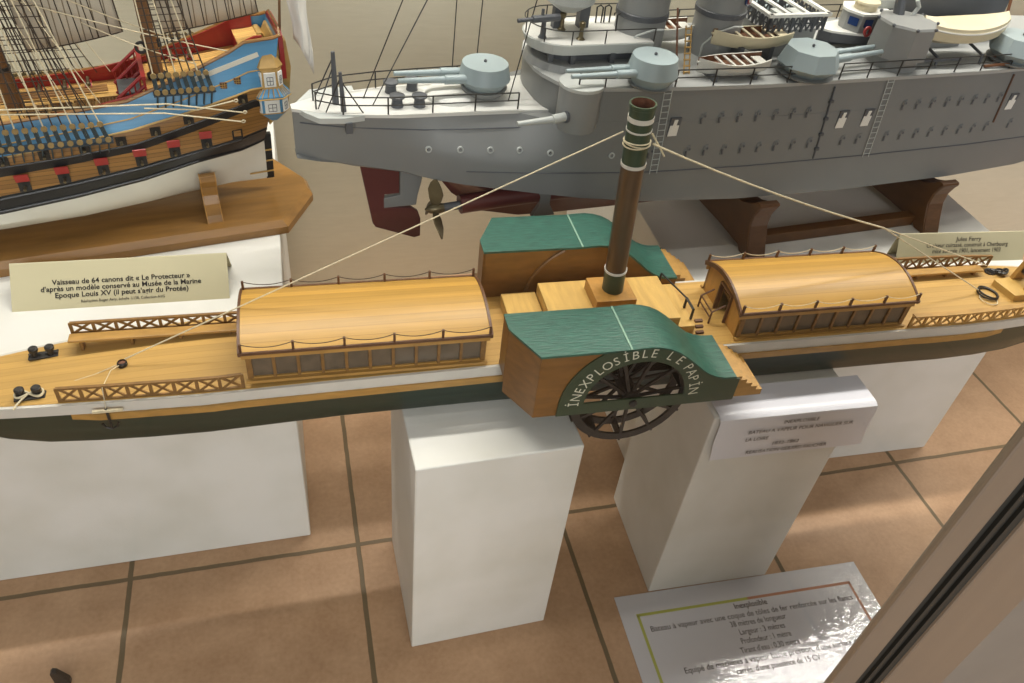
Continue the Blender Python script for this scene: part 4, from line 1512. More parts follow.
# funnels
for u, vv in ((0.456, VC + 0.006), (0.577, VC + 0.006)):
    m2 = MB(Z0)
    m2.lathe((u, vv, MD), [(0.034, 0), (0.0337, 0.062), (0.034, 0.40)], 32, cap=False)
    f_ = m2.build('funnel', 'grey', cr, smooth=True)
    MB(Z0).lathe((u, vv, MD + 0.055), [(0.0340, 0), (0.0356, 0.001), (0.0356, 0.007), (0.0340, 0.008)], 32, cap=False).build('funnel_band', 'greydark', f_)
    m2 = MB(Z0)
    m2.tube([(u - 0.030, vv - 0.021, MD), (u - 0.030, vv - 0.022, MD + 0.02), (u - 0.020, vv - 0.033, MD + 0.040), (u, vv - 0.041, MD + 0.050), (u + 0.012, vv - 0.043, MD + 0.050)], 0.0014, 6)
    m2.build('steam_pipe', 'greylite', f_, smooth=True)
m2 = MB(Z0)
m2.lathe((0.5952, VC - 0.0235, MD + 0.082), [(0.0090, 0), (0.0090, 0.0022), (0.001, 0.0022)], 20, (0.53, -0.85, 0))
bd_ = m2.build('funnel_badge', 'bluewin', cr)
MB(Z0).lathe((0.5952, VC - 0.0235, MD + 0.082), [(0.0060, 0.0018), (0.0060, 0.0030), (0.001, 0.003)], 20, (0.53, -0.85, 0)).build('badge_ring', 'lifered', bd_)
MB(Z0).lathe((0.5952, VC - 0.0235, MD + 0.082), [(0.0034, 0.0026), (0.0034, 0.0036), (0.001, 0.0036)], 20, (0.53, -0.85, 0)).build('badge_centre', 'whitep', bd_)


# ship's boats
def dinghy(u, v, z, L_, b, h, yaw, m, inside, name='ships_boat', transom=True, label=None):
    X = Matrix.Translation((u, v, z)) @ Matrix.Rotation(yaw, 4, 'Z')
    m_ = MB(Z0)
    m_.X = X
    outer, inner = [], []
    n = 12
    for k in range(n + 1):
        t_ = k / n
        x = (t_ - 0.5) * L_
        f = sin(pi * (0.02 + 0.98 * min(1, t_ / 0.55) / 2)) if t_ < 0.55 else (1 - 0.32 * ((t_ - 0.55) / 0.45) ** 2 if transom else cos(pi / 2 * min(0.995, (t_ - 0.55) / 0.45)))
        f = max(f, 0.03)
        sh2 = h * (1 + 0.22 * (2 * t_ - 1) ** 2)
        bb = b * f
        kz = h * 0.28 * abs(2 * t_ - 1) ** 3
        outer.append([(x, -bb, sh2), (x, -bb * 0.96, sh2 * 0.6), (x, -bb * 0.55, kz + h * 0.12), (x, 0, kz), (x, bb * 0.55, kz + h * 0.12), (x, bb * 0.96, sh2 * 0.6), (x, bb, sh2),
                      (x, bb * 0.86, sh2), (x, bb * 0.8, sh2 * 0.62), (x, 0, sh2 * 0.55), (x, -bb * 0.8, sh2 * 0.62), (x, -bb * 0.86, sh2)])
    m_.loft(outer, mats=[0, 0, 0, 0, 0, 0, 0, 1, 1, 1, 1, 0])
    o_ = m_.build(name, [m, inside], cr, smooth=True, label=label)
    for t_ in (0.06, 0.32, 0.46, 0.60, 0.74, 0.9):
        x = (t_ - 0.5) * L_
        f = sin(pi * (0.02 + 0.98 * min(1, t_ / 0.55) / 2)) if t_ < 0.55 else 1 - 0.32 * ((t_ - 0.55) / 0.45) ** 2
        th = MB(Z0)
        th.X = X
        th.box((x, 0, h * 0.93), (L_ * (0.035 if 0.1 < t_ < 0.85 else 0.14), 2 * b * f * (0.80 if 0.1 < t_ < 0.85 else 0.62), h * 0.08))
        th.build('thwart', m, o_)
    return o_


dinghy(0.558, -0.066, MD + 0.003, 0.102, 0.021, 0.020, radians(-2), 'boatwhite', 'boatwood', label='white boat in chocks nearest the rail')
dinghy(0.608, -0.022, MD + 0.020, 0.115, 0.023, 0.021, radians(-4), 'boatcream', 'boatwood', label='cream boat on the skid behind')
dinghy(0.497, 0.040, MD + 0.010, 0.10, 0.022, 0.022, radians(-6), 'boatwhite', 'boatwood', label='white boat between the two funnels')
dinghy(0.51, 0.115, MD + 0.035, 0.11, 0.023, 0.022, radians(176), 'greylite', 'boatwood', label='far boat partly behind the funnels')
for u, v, hh in ((0.528, -0.066, 0.0075), (0.590, -0.066, 0.0075), (0.590, -0.022, 0.026), (0.640, -0.020, 0.026)):
    MB(Z0).box((u, v, MD + hh / 2), (0.006, 0.034, hh)).build('boat_chock', 'greydark', cr)
# slanting brown spar and the yellowed ladder
MB(Z0).tube([(0.474, -0.075, MD), (0.470, -0.045, MD + 0.085)], 0.0016, 6, 0.0012).build('derrick_post', 'boatwood', cr)
m2 = MB(Z0)
for dv in (-0.004, 0.004):
    m2.tube([(0.500 + dv, -0.055, MD), (0.512 + dv, -0.015, MD + 0.05)], 0.001, 5)
for k in range(8):
    a = Vector((0.500, -0.055, MD)).lerp(Vector((0.512, -0.015, MD + 0.05)), (k + 0.5) / 8)
    m2.box(a, (0.010, 0.003, 0.0012))
m2.build('boat_ladder', 'gold', cr)

# lattice roofed structure amidships
m2 = MB(Z0)
m2.box((0.681, 0.018, MD + 0.019), (0.088, 0.060, 0.038))
ls = m2.build('galley_house', 'grey', cr)
m2 = MB(Z0)
for v in (-0.022, 0.058):
    m2.box((0.681, v, MD + 0.062), (0.100, 0.007, 0.004))
for u in (0.633, 0.729):
    m2.box((u, 0.018, MD + 0.062), (0.007, 0.086, 0.004))
for k in range(2):
    m2.box((0.665 + 0.032 * k, 0.018, MD + 0.062), (0.006, 0.08, 0.003))
m2.build('lattice_rim', 'whitep', ls)
for a, b in (((0.635, -0.021), (0.727, -0.021)), ((0.635, -0.021), (0.635, 0.057)), ((0.727, -0.021), (0.727, 0.057)), ((0.635, 0.057), (0.727, 0.057))):
    m2 = MB(Z0)
    a, b = Vector(a), Vector(b)
    n = max(6, int((b - a).length / 0.009))
    for k in range(n):
        p, q = a.lerp(b, k / n), a.lerp(b, (k + 1) / n)
        m2.bar((p.x, p.y, MD + 0.040), (q.x, q.y, MD + 0.060), 0.0018)
        m2.bar((p.x, p.y, MD + 0.060), (q.x, q.y, MD + 0.040), 0.0018)
        if k % 2 == 0:
            m2.bar((p.x, p.y, MD + 0.038), (p.x, p.y, MD + 0.061), 0.003)
    m2.bar((a.x, a.y, MD + 0.050), (b.x, b.y, MD + 0.050), 0.0018)
    m2.build('lattice_wall', 'greydark', ls)
for k in range(3):
    MB(Z0).box((0.655 + 0.026 * k, 0.02, MD + 0.045), (0.017, 0.03, 0.012)).build('skylight', 'greylite', ls)

# steam launch with the blue windows
X = Matrix.Translation((0.822, 0.010, MD + 0.003)) @ Matrix.Rotation(radians(-4), 4, 'Z')
m2 = MB(Z0)
m2.X = X
sec = []
for k in range(13):
    t_ = k / 12
    x = -0.068 + 0.15 * t_
    f = min(1, 0.06 + 1.25 * sqrt(t_)) if t_ < 0.6 else 1
    f = min(f, 1)
    sec.append([(x, -0.034 * f, 0.026), (x, -0.030 * f, 0.010), (x, 0, 0.0), (x, 0.030 * f, 0.010), (x, 0.034 * f, 0.026)])
m2.loft(sec, mats=[0, 1, 1, 0, 2])
la = m2.build('steam_launch', ['greydark', 'greydark', 'greylite'], cr)
m2 = MB(Z0)
m2.X = X
m2.loft([[(p[0][0] - 0.002, p[0][1] * 1.04, 0.0265), (p[0][0] - 0.002, -p[0][1] * 1.04, 0.0265), (p[0][0] - 0.002, -p[0][1] * 1.04, 0.0235), (p[0][0] - 0.002, p[0][1] * 1.04, 0.0235)] for p in sec])
m2.build('launch_deck', 'whitep', la)
m2 = MB(Z0)
m2.X = X
cab = [(-0.034, -0.006), (-0.022, -0.026), (0.030, -0.027), (0.030, 0.024), (-0.022, 0.024), (-0.034, 0.006)]
m2.prism(cab, 'z', 0.026, 0.051)
m2.build('launch_cabin', 'grey', la)
m2 = MB(Z0)
m2.X = X
m2.prism([(p[0] * 1.06, p[1] * 1.08) for p in cab], 'z', 0.051, 0.0545)
m2.build('cabin_roof', 'whitep', la)
for a, b in (((-0.032, -0.0102), (-0.0245, -0.0228)), ((-0.016, -0.0272), (-0.004, -0.0275))):
    m2 = MB(Z0)
    m2.X = X
    m2.bar((a[0], a[1], 0.041), (b[0], b[1], 0.041), 0.0022, 0.011)
    m2.build('cabin_window', 'bluewin', la)
for k in range(4):
    m2 = MB(Z0)
    m2.X = X
    m2.box((0.022, -0.0278, 0.031 + 0.005 * k), (0.020, 0.003, 0.0024))
    m2.build('cabin_louvre', 'greydark', la)
m2 = MB(Z0)
m2.X = X
m2.torus((-0.014, -0.036, 0.033), 0.0056, 0.0022, (0.2, -1, 0.2), 18, 8)
m2.build('lifebuoy', 'lifered', la, smooth=True)
m2 = MB(Z0)
m2.X = X
m2.lathe((-0.006, -0.004, 0.0545), [(0.016, 0), (0.0165, 0.006), (0.015, 0.009)], 20)
m2.lathe((-0.006, -0.004, 0.0635), [(0.019, 0), (0.018, 0.003), (0.001, 0.005)], 20)
m2.build('launch_turret', 'boatcream', la, smooth=True)
m2 = MB(Z0)
m2.X = X
m2.box((0.028, 0.012, 0.060), (0.036, 0.030, 0.012))
m2.build('chart_house', 'greylite', la)

# conning tower and its trunk
m2 = MB(Z0)
m2.lathe((0.840, -0.056, MD), [(0.036, 0), (0.036, 0.018)], 10)
ct = m2.build('conning_trunk', 'grey', cr)
m2 = MB(Z0)
m2.lathe((0.840, -0.056, MD + 0.018), [(0.044, 0), (0.042, 0.043), (0.040, 0.046), (0.001, 0.047)], 8, ph=pi / 8)
m2.build('conning_tower', 'grey', ct)
for k in range(8):
    A = pi / 8 + 2 * pi * k / 8
    MB(Z0).ball((0.840 + 0.042 * cos(A), -0.056 + 0.042 * sin(A), MD + 0.063), 0.0026, 8).build('tower_bolt', 'greydark', ct)
MB(Z0).tube([(0.84, -0.035, MD + 0.06), (0.835, -0.010, MD + 0.16)], 0.008, 10, 0.006).build('mast_foot', 'greydark', ct)
m2 = MB(Z0)
m2.tube([(0.86, -0.040, MD + 0.063), (0.866, -0.04, MD + 0.075), (0.858, -0.04, MD + 0.085)], 0.003, 8)
m2.build('vent_cowl', 'greylite', ct, smooth=True)
# covered cream boat on davits
X = Matrix.Translation((0.955, -0.048, MD + 0.021)) @ Matrix.Rotation(radians(2), 4, 'Z') @ Matrix.Scale(1.3, 4, (0, 0, 1))
m2 = MB(Z0)
m2.X = X
sec = []
for k in range(15):
    t_ = k / 14
    x = -0.082 + 0.164 * t_
    f = max(sin(pi * (0.04 + 0.92 * t_)) ** 0.55, 0.05)
    r_ = 0.005 * (2 * t_ - 1) ** 2
    sec.append([(x, -0.030 * f, 0.020 + r_), (x, -0.026 * f, 0.009 + r_), (x, 0, 0.001 + 2 * r_), (x, 0.026 * f, 0.009 + r_), (x, 0.030 * f, 0.020 + r_), (x, 0.028 * f, 0.0245 + r_), (x, 0, 0.0305 + r_), (x, -0.028 * f, 0.0245 + r_)])
m2.loft(sec)
cb = m2.build('covered_boat', 'boatcream', cr, smooth=True)
m2 = MB(Z0)
m2.X = X
for sg in (-1, 1):
    m2.tube([(p[0][0], sg * p[0][1] * 1.02, p[0][2]) for p in sec], 0.0012, 5)
m2.build('boat_rubbing_band', 'boatwhite', cb)
for u in (0.905, 0.99):
    m2 = MB(Z0)
    m2.tube([(u, -0.076, MD), (u, -0.074, MD + 0.014), (u, -0.045, MD + 0.020)], 0.0022, 8)
    m2.build('boat_cradle', 'greydark', cr)
m2 = MB(Z0)
m2.tube([(0.87, -0.077, MD + 0.012), (0.945, -0.078, MD + 0.012)], 0.003, 8)
m2.build('side_gun_barrel', 'greydark', cr)
MB(Z0).tube([(0.985, -0.090, MD + 0.004), (1.03, -0.092, MD + 0.006)], 0.0022, 6).build('boat_boom', 'boatwood', cr)
MB(Z0).tube([(1.025, -0.07, MD), (1.045, -0.03, MD + 0.09)], 0.003, 8, 0.002).build('derrick_post', 'boatwood', cr)
# far superstructure forward of the launch
m2 = MB(Z0)
m2.box((0.99, 0.055, MD + 0.045), (0.22, 0.085, 0.09))
m2.build('fore_house', 'greydark', cr)
m2 = MB(Z0)
m2.box((0.93, 0.015, MD + 0.02), (0.16, 0.05, 0.04))
m2.build('fore_casing', 'grey', cr)
dinghy(0.975, 0.035, MD + 0.09, 0.13, 0.026, 0.024, radians(4), 'greylite', 'boatwood', label='boat high on the skid beams forward')
# ---------------------------------------------------------------- the sailing ship on its varnished base
GY = 10.0
GO = (0.019, 1.12)
BZ = 0.4405
gs = empty('display_stand', (GO[0], GO[1], 0.42), GY, 'varnished oak base board with cradle supports under the sailing ship', 'stand')
mb = MB(0.42)
poly = [(-0.64, -0.106), (-0.058, -0.107), (-0.004, -0.030), (-0.004, 0.012), (-0.040, 0.090), (-0.64, 0.090)]
c = (-0.32, -0.01)
inset = [(p[0] - (0.006 if p[0] > -0.1 else -0.006), p[1] + (0.006 if p[1] < 0 else -0.006)) for p in poly]
mb.loft([[(x, y, 0.4203) for x, y in poly], [(x, y, 0.431) for x, y in poly], [(x + (0.004 if x > -0.1 else -0.004) * 0, y, 0.4315) for x, y in poly], [(x, y, BZ) for x, y in inset]])
mb.build('base_board', 'baseoak', gs)
VG = -0.010


Z0 = 0.4585
ga = empty('model_galleon', (GO[0], GO[1], Z0), GY, 'blue, black and white sailing warship model with masts and sails at upper left', 'model ship')
# u, half widths at (keel, turn, white/black, wale top, mid, gun band, blue foot, gunwale), heights of the last six
GT = [(-0.66, 0.004, 0.004, 0.006, 0.008, 0.010, 0.012, 0.512, 0.535, 0.556, 0.568, 0.580, 0.628),
      (-0.62, 0.024, 0.038, 0.042, 0.045, 0.046, 0.044, 0.508, 0.530, 0.552, 0.564, 0.576, 0.621),
      (-0.56, 0.056, 0.066, 0.067, 0.067, 0.066, 0.058, 0.502, 0.526, 0.549, 0.561, 0.573, 0.614),
      (-0.48, 0.068, 0.076, 0.076, 0.075, 0.072, 0.062, 0.500, 0.525, 0.548, 0.560, 0.572, 0.609),
      (-0.40, 0.070, 0.078, 0.077, 0.075, 0.073, 0.062, 0.500, 0.524, 0.548, 0.560, 0.571, 0.608),
      (-0.31, 0.064, 0.075, 0.075, 0.073, 0.071, 0.059, 0.508, 0.532, 0.554, 0.564, 0.580, 0.613),
      (-0.23, 0.050, 0.069, 0.072, 0.071, 0.069, 0.056, 0.517, 0.541, 0.561, 0.571, 0.590, 0.621),
      (-0.16, 0.026, 0.055, 0.065, 0.066, 0.064, 0.051, 0.526, 0.550, 0.577, 0.587, 0.604, 0.645),
      (-0.10, 0.007, 0.033, 0.055, 0.060, 0.058, 0.046, 0.524, 0.556, 0.592, 0.602, 0.617, 0.669),
      (-0.078, 0.004, 0.020, 0.047, 0.055, 0.054, 0.043, 0.524, 0.559, 0.597, 0.607, 0.622, 0.680),
      (-0.065, 0.004, 0.012, 0.042, 0.051, 0.051, 0.041, 0.525, 0.561, 0.600, 0.610, 0.625, 0.684)]


def gsec(u):
    bt, b2, b3, b4, b6, b7, z2, z3, z4, z5, z6, z7 = interp(GT, u)
    return [(0.003, 0.4590), (bt * 0.55 + 0.002, 0.4625), (bt, 0.474), ((bt + b2) / 2 + 0.006 * min(1, bt / 0.04), (0.474 + z2) / 2), (b2, z2), (b3, z3), (b4, z4), ((b4 * 0.6 + b6 * 0.4), z5), (b6, z6), (b7 * 0.62 + b6 * 0.38, (z6 + z7) / 2), (b7, z7)]


def support(u):
    inner = [(v + 0.0012, z - 0.0012) for v, z in gsec(u) if z < 0.512][:5]
    top = inner[-1]
    half = [(0.074, BZ - 0.0005), (0.070, 0.450), (max(0.060, inner[2][0] + 0.012), 0.462), (max(0.055, inner[2][0] + 0.013), 0.474), (max(0.058, inner[3][0] + 0.010), 0.488), (max(0.064, top[0] + 0.008), 0.500), (max(0.062, top[0] + 0.006), 0.508), (max(0.055, top[0] + 0.003), 0.509)]
    inner = [q for q in inner if q[1] < 0.507]
    pts = [(VG + v, z) for v, z in half + inner[::-1]] + [(VG, 0.4575)] + [(VG - v, z) for v, z in (half + inner[::-1])[::-1]]
    o = MB(0.42).prism(pts, 'u', u - 0.010, u + 0.010).build('cradle', 'baseoak', gs, bevel=0.0006)
    m2 = MB(0.42)
    for du in (-0.0101, 0.0101):
        m2.tube([(u + du, VG - v, z) for v, z in half[:8]], 0.0008, 5)
    m2.build('cradle_edge', 'oakv', o)


support(-0.153)
support(-0.50)


def gside(u, z):
    s_ = gsec(u)
    for a, b in zip(s_, s_[1:]):
        if a[1] <= z <= b[1]:
            return a[0] + (b[0] - a[0]) * (z - a[1]) / (b[1] - a[1])
    return s_[-1][0]


def gz(u, k):
    return interp(GT, u)[5 + k]          # k=1..6 -> white/black ... gunwale


mb = MB(Z0)
us = [-0.66, -0.65, -0.64, -0.62, -0.59, -0.56, -0.52, -0.48, -0.44, -0.40, -0.35, -0.31, -0.27, -0.23, -0.195, -0.16, -0.13, -0.115, -0.10, -0.090, -0.080, -0.072, -0.065]
rings = []
for u in us:
    h = gsec(u)
    rings.append([(u + (max(0, (z - 0.55)) * 0.22 if u > -0.075 else 0), VG - b, z) for b, z in h[::-1]] + [(u + (max(0, (z - 0.55)) * 0.22 if u > -0.075 else 0), VG + b, z) for b, z in h])
cols = [3, 3, 2, 1, 2, 1, 0, 0, 0, 0]           # from gunwale down
mats = cols + [0] + cols[::-1]
mb.loft(rings, closed=False, cap=False, mats=mats)
nr = 22
mb.add([p for p in rings[-1]], [tuple(range(nr))], 3)
ghull = mb.build('hull', ['gwhite', 'gblack', 'gwood', 'gblue'], ga, smooth=True)
# rails and mouldings along the side
for fz, r, m, nm in ((lambda u: gz(u, 6) + 0.001, 0.0022, 'gwood', 'gunwale_cap'), (lambda u: gz(u, 5), 0.0013, 'gold', 'moulding'), (lambda u: gz(u, 5) * 0.62 + gz(u, 6) * 0.38, 0.0009, 'gold', 'moulding'),
                     (lambda u: gz(u, 2) - 0.004, 0.0018, 'gblack', 'wale'), (lambda u: gz(u, 1) + 0.004, 0.0018, 'gblack', 'wale'), (lambda u: gz(u, 4), 0.0012, 'gblack', 'wale')):
    m2 = MB(Z0)
    for sg in (-1, 1):
        m2.tube([(u + (max(0, fz(u) - 0.55) * 0.22 if u > -0.075 else 0), VG + sg * (gside(u, fz(u)) + 0.0004), fz(u)) for u in us[1:]], r, 6)
    m2.build(nm, m, ga)
# pale upper moulding strip on the quarter
m2 = MB(Z0)
m2.bar((-0.150, VG - gside(-0.150, 0.640) - 0.001, 0.640), (-0.064, VG - gside(-0.064, 0.662) - 0.001, 0.664), 0.0016, 0.006)
m2.build('quarter_moulding', 'gwhite', ga)
# sternpost and rudder
m2 = MB(Z0)
m2.prism([(-0.0665, 0.4592), (-0.0555, 0.4592), (-0.0535, 0.530), (-0.0655, 0.530)], 'v', VG - 0.004, VG + 0.004)
ru = m2.build('rudder', 'gblack', ga)
for z in (0.472, 0.489, 0.506):
    MB(Z0).bar((-0.090, VG - 0.0082, z), (-0.055, VG - 0.0052, z), 0.0012, 0.0020).bar((-0.090, VG + 0.0082, z), (-0.055, VG + 0.0052, z), 0.0012, 0.0020).build('rudder_strap', 'gold', ru)

# decks
wb = lambda u, d=0.004: interp(GT, u)[5] - d


def gdeck(u0, u1, z0, z1, name, m='gdeck', n=8):
    d = MB(Z0)
    rr = []
    for k in range(n + 1):
        u = u0 + (u1 - u0) * k / n
        z = z0 + (z1 - z0) * k / n
        b = gside(u, z) - 0.0015
        rr.append([(u, VG - b, z), (u, VG + b, z), (u, VG + b, z - 0.003), (u, VG - b, z - 0.003)])
    d.loft(rr)
    return d.build(name, m, ga)


gdeck(-0.62, -0.203, 0.594, 0.602, 'waist_deck')
gdeck(-0.206, -0.080, 0.622, 0.642, 'quarterdeck')
gdeck(-0.083, -0.050, 0.665, 0.669, 'poop_deck')
# red inner bulwarks
for sg in (-1, 1):
    for u0, u1, zl in ((-0.62, -0.203, 0.597), (-0.207, -0.080, 0.626), (-0.084, -0.056, 0.663)):
        m2 = MB(Z0)
        rr = []
        for k in range(7):
            u = u0 + (u1 - u0) * k / 6
            zt = gz(u, 6) + 0.001
            bl, bt = gside(u, zl), gside(u, zt)
            rr.append([(u, VG + sg * (bl - 0.0030), zl), (u, VG + sg * (bt - 0.0008), zt), (u, VG + sg * (bt - 0.0042), zt), (u, VG + sg * (bl - 0.0060), zl)])
        m2.loft(rr)
        m2.build('inner_bulwark', 'gred', ga)
# bulkheads, stair rails
for u, z0, z1 in ((-0.205, 0.602, 0.632), (-0.082, 0.640, 0.664)):
    b = min(gside(u, z0), gside(u, min(z1, gz(u, 6)))) - 0.0045
    o = MB(Z0).box((u, VG, (z0 + z1) / 2), (0.003, 2 * b, z1 - z0)).build('bulkhead', 'gred', ga)
    m2 = MB(Z0)
    m2.box((u, VG, z1 + 0.013), (0.0055, 2 * b - 0.004, 0.0050))
    for k in range(11 if z1 < 0.65 else 0):
        m2.box((u, VG - b + 0.004 + (2 * b - 0.008) * k / 10, z1 + 0.006), (0.0028, 0.0028, 0.014))
    if z1 < 0.65:
        m2.build('break_rail', 'gred', o)
mb = MB(Z0)
mb.box((-0.222, VG - 0.016, 0.6115), (0.026, 0.040, 0.020))
o = mb.build('companion_hatch', 'gred', ga)
MB(Z0).box((-0.223, VG - 0.016, 0.6225), (0.028, 0.042, 0.003)).build('hatch_lid', 'greydark', o)
m2 = MB(Z0)
for v in (-0.040, 0.008, 0.044):
    m2.tube([(-0.240, VG + v, 0.618), (-0.206, VG + v, 0.646)], 0.0022, 6)
    m2.tube([(-0.240, VG + v, 0.604), (-0.206, VG + v, 0.632)], 0.0022, 6)
    for q in range(5):
        m2.tube([(-0.238 + 0.007 * q, VG + v, 0.606 + 0.0058 * q), (-0.238 + 0.007 * q, VG + v, 0.620 + 0.0058 * q)], 0.0012, 5)
m2.build('stair_rail', 'gred', o)
# gratings in the waist
for u, v in ((-0.252, -0.024), (-0.279, -0.026), (-0.306, -0.028), (-0.333, -0.030)):
    m2 = MB(Z0)
    z = 0.6035 + 0.012 * (u + 0.306)
    for k in range(6):
        m2.box((u - 0.010 + 0.004 * k, v, z), (0.0014, 0.022, 0.002))
        m2.box((u, v - 0.010 + 0.004 * k, z), (0.022, 0.0014, 0.002))
    m2.box((u, v - 0.0115, z), (0.025, 0.002, 0.003)).box((u, v + 0.0115, z), (0.025, 0.002, 0.003))
    o = m2.build('grating', 'gwood', ga)
    MB(Z0).box((u, v, z - 0.0017), (0.022, 0.022, 0.0012)).build('hatch_well', 'black', o)


def cannon(u, v, z, yaw, L_=0.020):
    X = Matrix.Translation((u, v, z)) @ Matrix.Rotation(yaw, 4, 'Z')
    m_ = MB(Z0)
    m_.X = X
    for sy in (-0.0032, 0.0032):
        m_.prism([(-0.009, 0.001), (0.007, 0.001), (0.007, 0.0065), (-0.002, 0.0065), (-0.009, 0.0035)], 'v', sy - 0.0008, sy + 0.0008)
    m_.box((-0.001, 0, 0.0022), (0.014, 0.006, 0.0015))
    o_ = m_.build('deck_gun', 'gred', ga)
    m_ = MB(Z0)
    m_.X = X
    m_.lathe((-0.009, 0, 0.0068), [(0.0012, 0), (0.003, 0.001), (0.0027, 0.008), (0.0019, L_), (0.0023, L_ + 0.001), (0.0001, L_ + 0.001)], 10, (1, 0, 0))
    m_.build('gun_barrel', 'bronze', o_, smooth=True)


for u in (-0.272, -0.300, -0.330, -0.362):
    cannon(u, VG + 0.040, gz(u, 6) - 0.0145, pi / 2)
for u in (-0.165, -0.142):
    cannon(u, VG + 0.034, 0.633, pi / 2)
# ship's spare spars lying in the waist
m2 = MB(Z0)
for v in (0.006, 0.013, 0.020):
    m2.tube([(-0.40, v, 0.602), (-0.25, v + 0.004, 0.605)], 0.0018, 6)
m2.build('spare_spar', 'gwood', ga)

# gun ports
LOW = [-0.458, -0.412, -0.366, -0.321, -0.275, -0.229, -0.187, -0.146]
UPP = [-0.425, -0.38, -0.335, -0.290, -0.247, -0.205, -0.163, -0.092]
for sg in (-1, 1):
    for i, u in enumerate(LOW + [-0.105]):
        za, zb = gz(u, 2) - 0.0015, gz(u, 3)
        z = za + 0.0085
        b = gside(u, z)
        m2 = MB(Z0)
        m2.box((u, VG + sg * (b - 0.001), z), (0.0135, 0.0056, 0.0135))
        o = m2.build('gun_port', 'gblack', ga)
        m2 = MB(Z0)
        if i < len(LOW):
            m2.tube([(u, VG + sg * b, z - 0.001), (u, VG + sg * (b + 0.011), z - 0.0005)], 0.0022, 8, 0.0018)
            m2.build('gun_muzzle', 'bronze', o, smooth=True)
            m2 = MB(Z0)
            m2.bar((u, VG + sg * (b + 0.0018), z + 0.0072), (u, VG + sg * (b + 0.0068), z + 0.0185), 0.0155, 0.0016, (0, 0, 1))
            m2.build('port_lid', 'lid', o)
        else:
            m2.box((u, VG + sg * (b + 0.002), z + 0.002), (0.009, 0.002, 0.008))
            m2.build('port_lid', 'gwood', o)
    for u in UPP:
        z = gz(u, 4) + 0.0075
        b = gside(u, z)
        m2 = MB(Z0)
        m2.box((u, VG + sg * (b - 0.001), z), (0.0125, 0.0050, 0.0115))
        o = m2.build('gun_port', 'gblack', ga)
        MB(Z0).tube([(u, VG + sg * b, z - 0.001), (u, VG + sg * (b + 0.010), z)], 0.0020, 8, 0.0017).build('gun_muzzle', 'bronze', o, smooth=True)
    for u in (-0.131, -0.113, -0.095):
        z = gz(u, 5) + 0.016
        b = gside(u, z)
        m2 = MB(Z0)
        m2.box((u, VG + sg * (b - 0.0005), z), (0.0085, 0.003, 0.0085))
        o = m2.build('cabin_window', 'walnut', ga)
        m2 = MB(Z0)
        for k in (-1, 1):
            m2.box((u + k * 0.0014, VG + sg * (b + 0.0012), z), (0.0007, 0.0008, 0.0085))
            m2.box((u, VG + sg * (b + 0.0012), z + k * 0.0014), (0.0085, 0.0008, 0.0007))
        m2.build('window_bars', 'gold', o)

# quarter galleries with the two white windows
for sg in (-1, 1):
    def half_oct(z, r, u0=-0.051, b0=None):
        b0 = gside(-0.062, z) - 0.004 if b0 is None else b0
        return [(u0 - r * 1.5, VG + sg * b0, z), (u0 - r * 1.15, VG + sg * (b0 + r * 0.75), z), (u0 + r * 0.6, VG + sg * (b0 + r * 0.8), z), (u0 + r * 1.3, VG + sg * (b0 + r * 0.1), z), (u0 + r * 1.3, VG + sg * b0 * 0.2, z), (u0 - r * 1.5, VG + sg * b0 * 0.2, z)]
    m2 = MB(Z0)
    m2.loft([half_oct(0.570, 0.004), half_oct(0.582, 0.013), half_oct(0.586, 0.0145), half_oct(0.608, 0.0145)])
    q = m2.build('quarter_gallery', 'gblue', ga)
    m2 = MB(Z0)
    m2.loft([half_oct(0.608, 0.0175), half_oct(0.611, 0.0175), half_oct(0.621, 0.0105)])
    m2.build('gallery_roof', 'gblue', q)
    m2 = MB(Z0)
    a_, b_ = half_oct(0.611, 0.0178), half_oct(0.6215, 0.0108)
    for e in range(3):
        for k in range(4):
            f = (k + 0.5) / 4
            m2.tube([Vector(a_[e]).lerp(Vector(a_[e + 1]), f), Vector(b_[e]).lerp(Vector(b_[e + 1]), f)], 0.0007, 5)
    m2.tube([Vector(p) for p in half_oct(0.6085, 0.018)[:4]], 0.0011, 5)
    m2.tube([Vector(p) for p in half_oct(0.586, 0.0152)[:4]], 0.0011, 5)
    m2.build('gallery_moulding', 'gold', q)
    m2 = MB(Z0)
    m2.loft([half_oct(0.620, 0.0110), half_oct(0.644, 0.0110), half_oct(0.6475, 0.0130), half_oct(0.657, 0.0095), half_oct(0.670, 0.002)])
    m2.build('gallery_turret', 'gold', q)
    for zl, zh, r in ((0.588, 0.606, 0.0147), (0.623, 0.642, 0.0112)):
        for e in (0, 1, 2):
            p, pq = half_oct((zl + zh) / 2, r)[e:e + 2]
            p, pq = Vector(p), Vector(pq)
            d = pq - p
            out = Vector((d.y, -d.x, 0)).normalized() * (-sg)
            if out.y * sg < 0:
                out = -out
            m2 = MB(Z0)
            m2.bar(p.lerp(pq, 0.12) + out * 0.0003, p.lerp(pq, 0.88) + out * 0.0003, 0.0016, zh - zl)
            w_ = m2.build('gallery_window', 'whitep', q)
            m2 = MB(Z0)
            mid = p.lerp(pq, 0.5) + out * 0.0011
            ww, hh_ = d.length * 0.40, (zh - zl) * 0.55
            dd = d.normalized()
            for k in (-1, 0, 1):
                c_ = mid + dd * k * ww / 2 - Vector((0, 0, 0.0015))
                m2.bar(c_ - Vector((0, 0, hh_ / 2)), c_ + Vector((0, 0, hh_ / 2)), 0.0007)
                c_ = mid + Vector((0, 0, k * hh_ / 2 - 0.0015))
                m2.bar(c_ - dd * ww / 2, c_ + dd * ww / 2, 0.0007)
            m2.build('window_bars', 'greydark', w_)
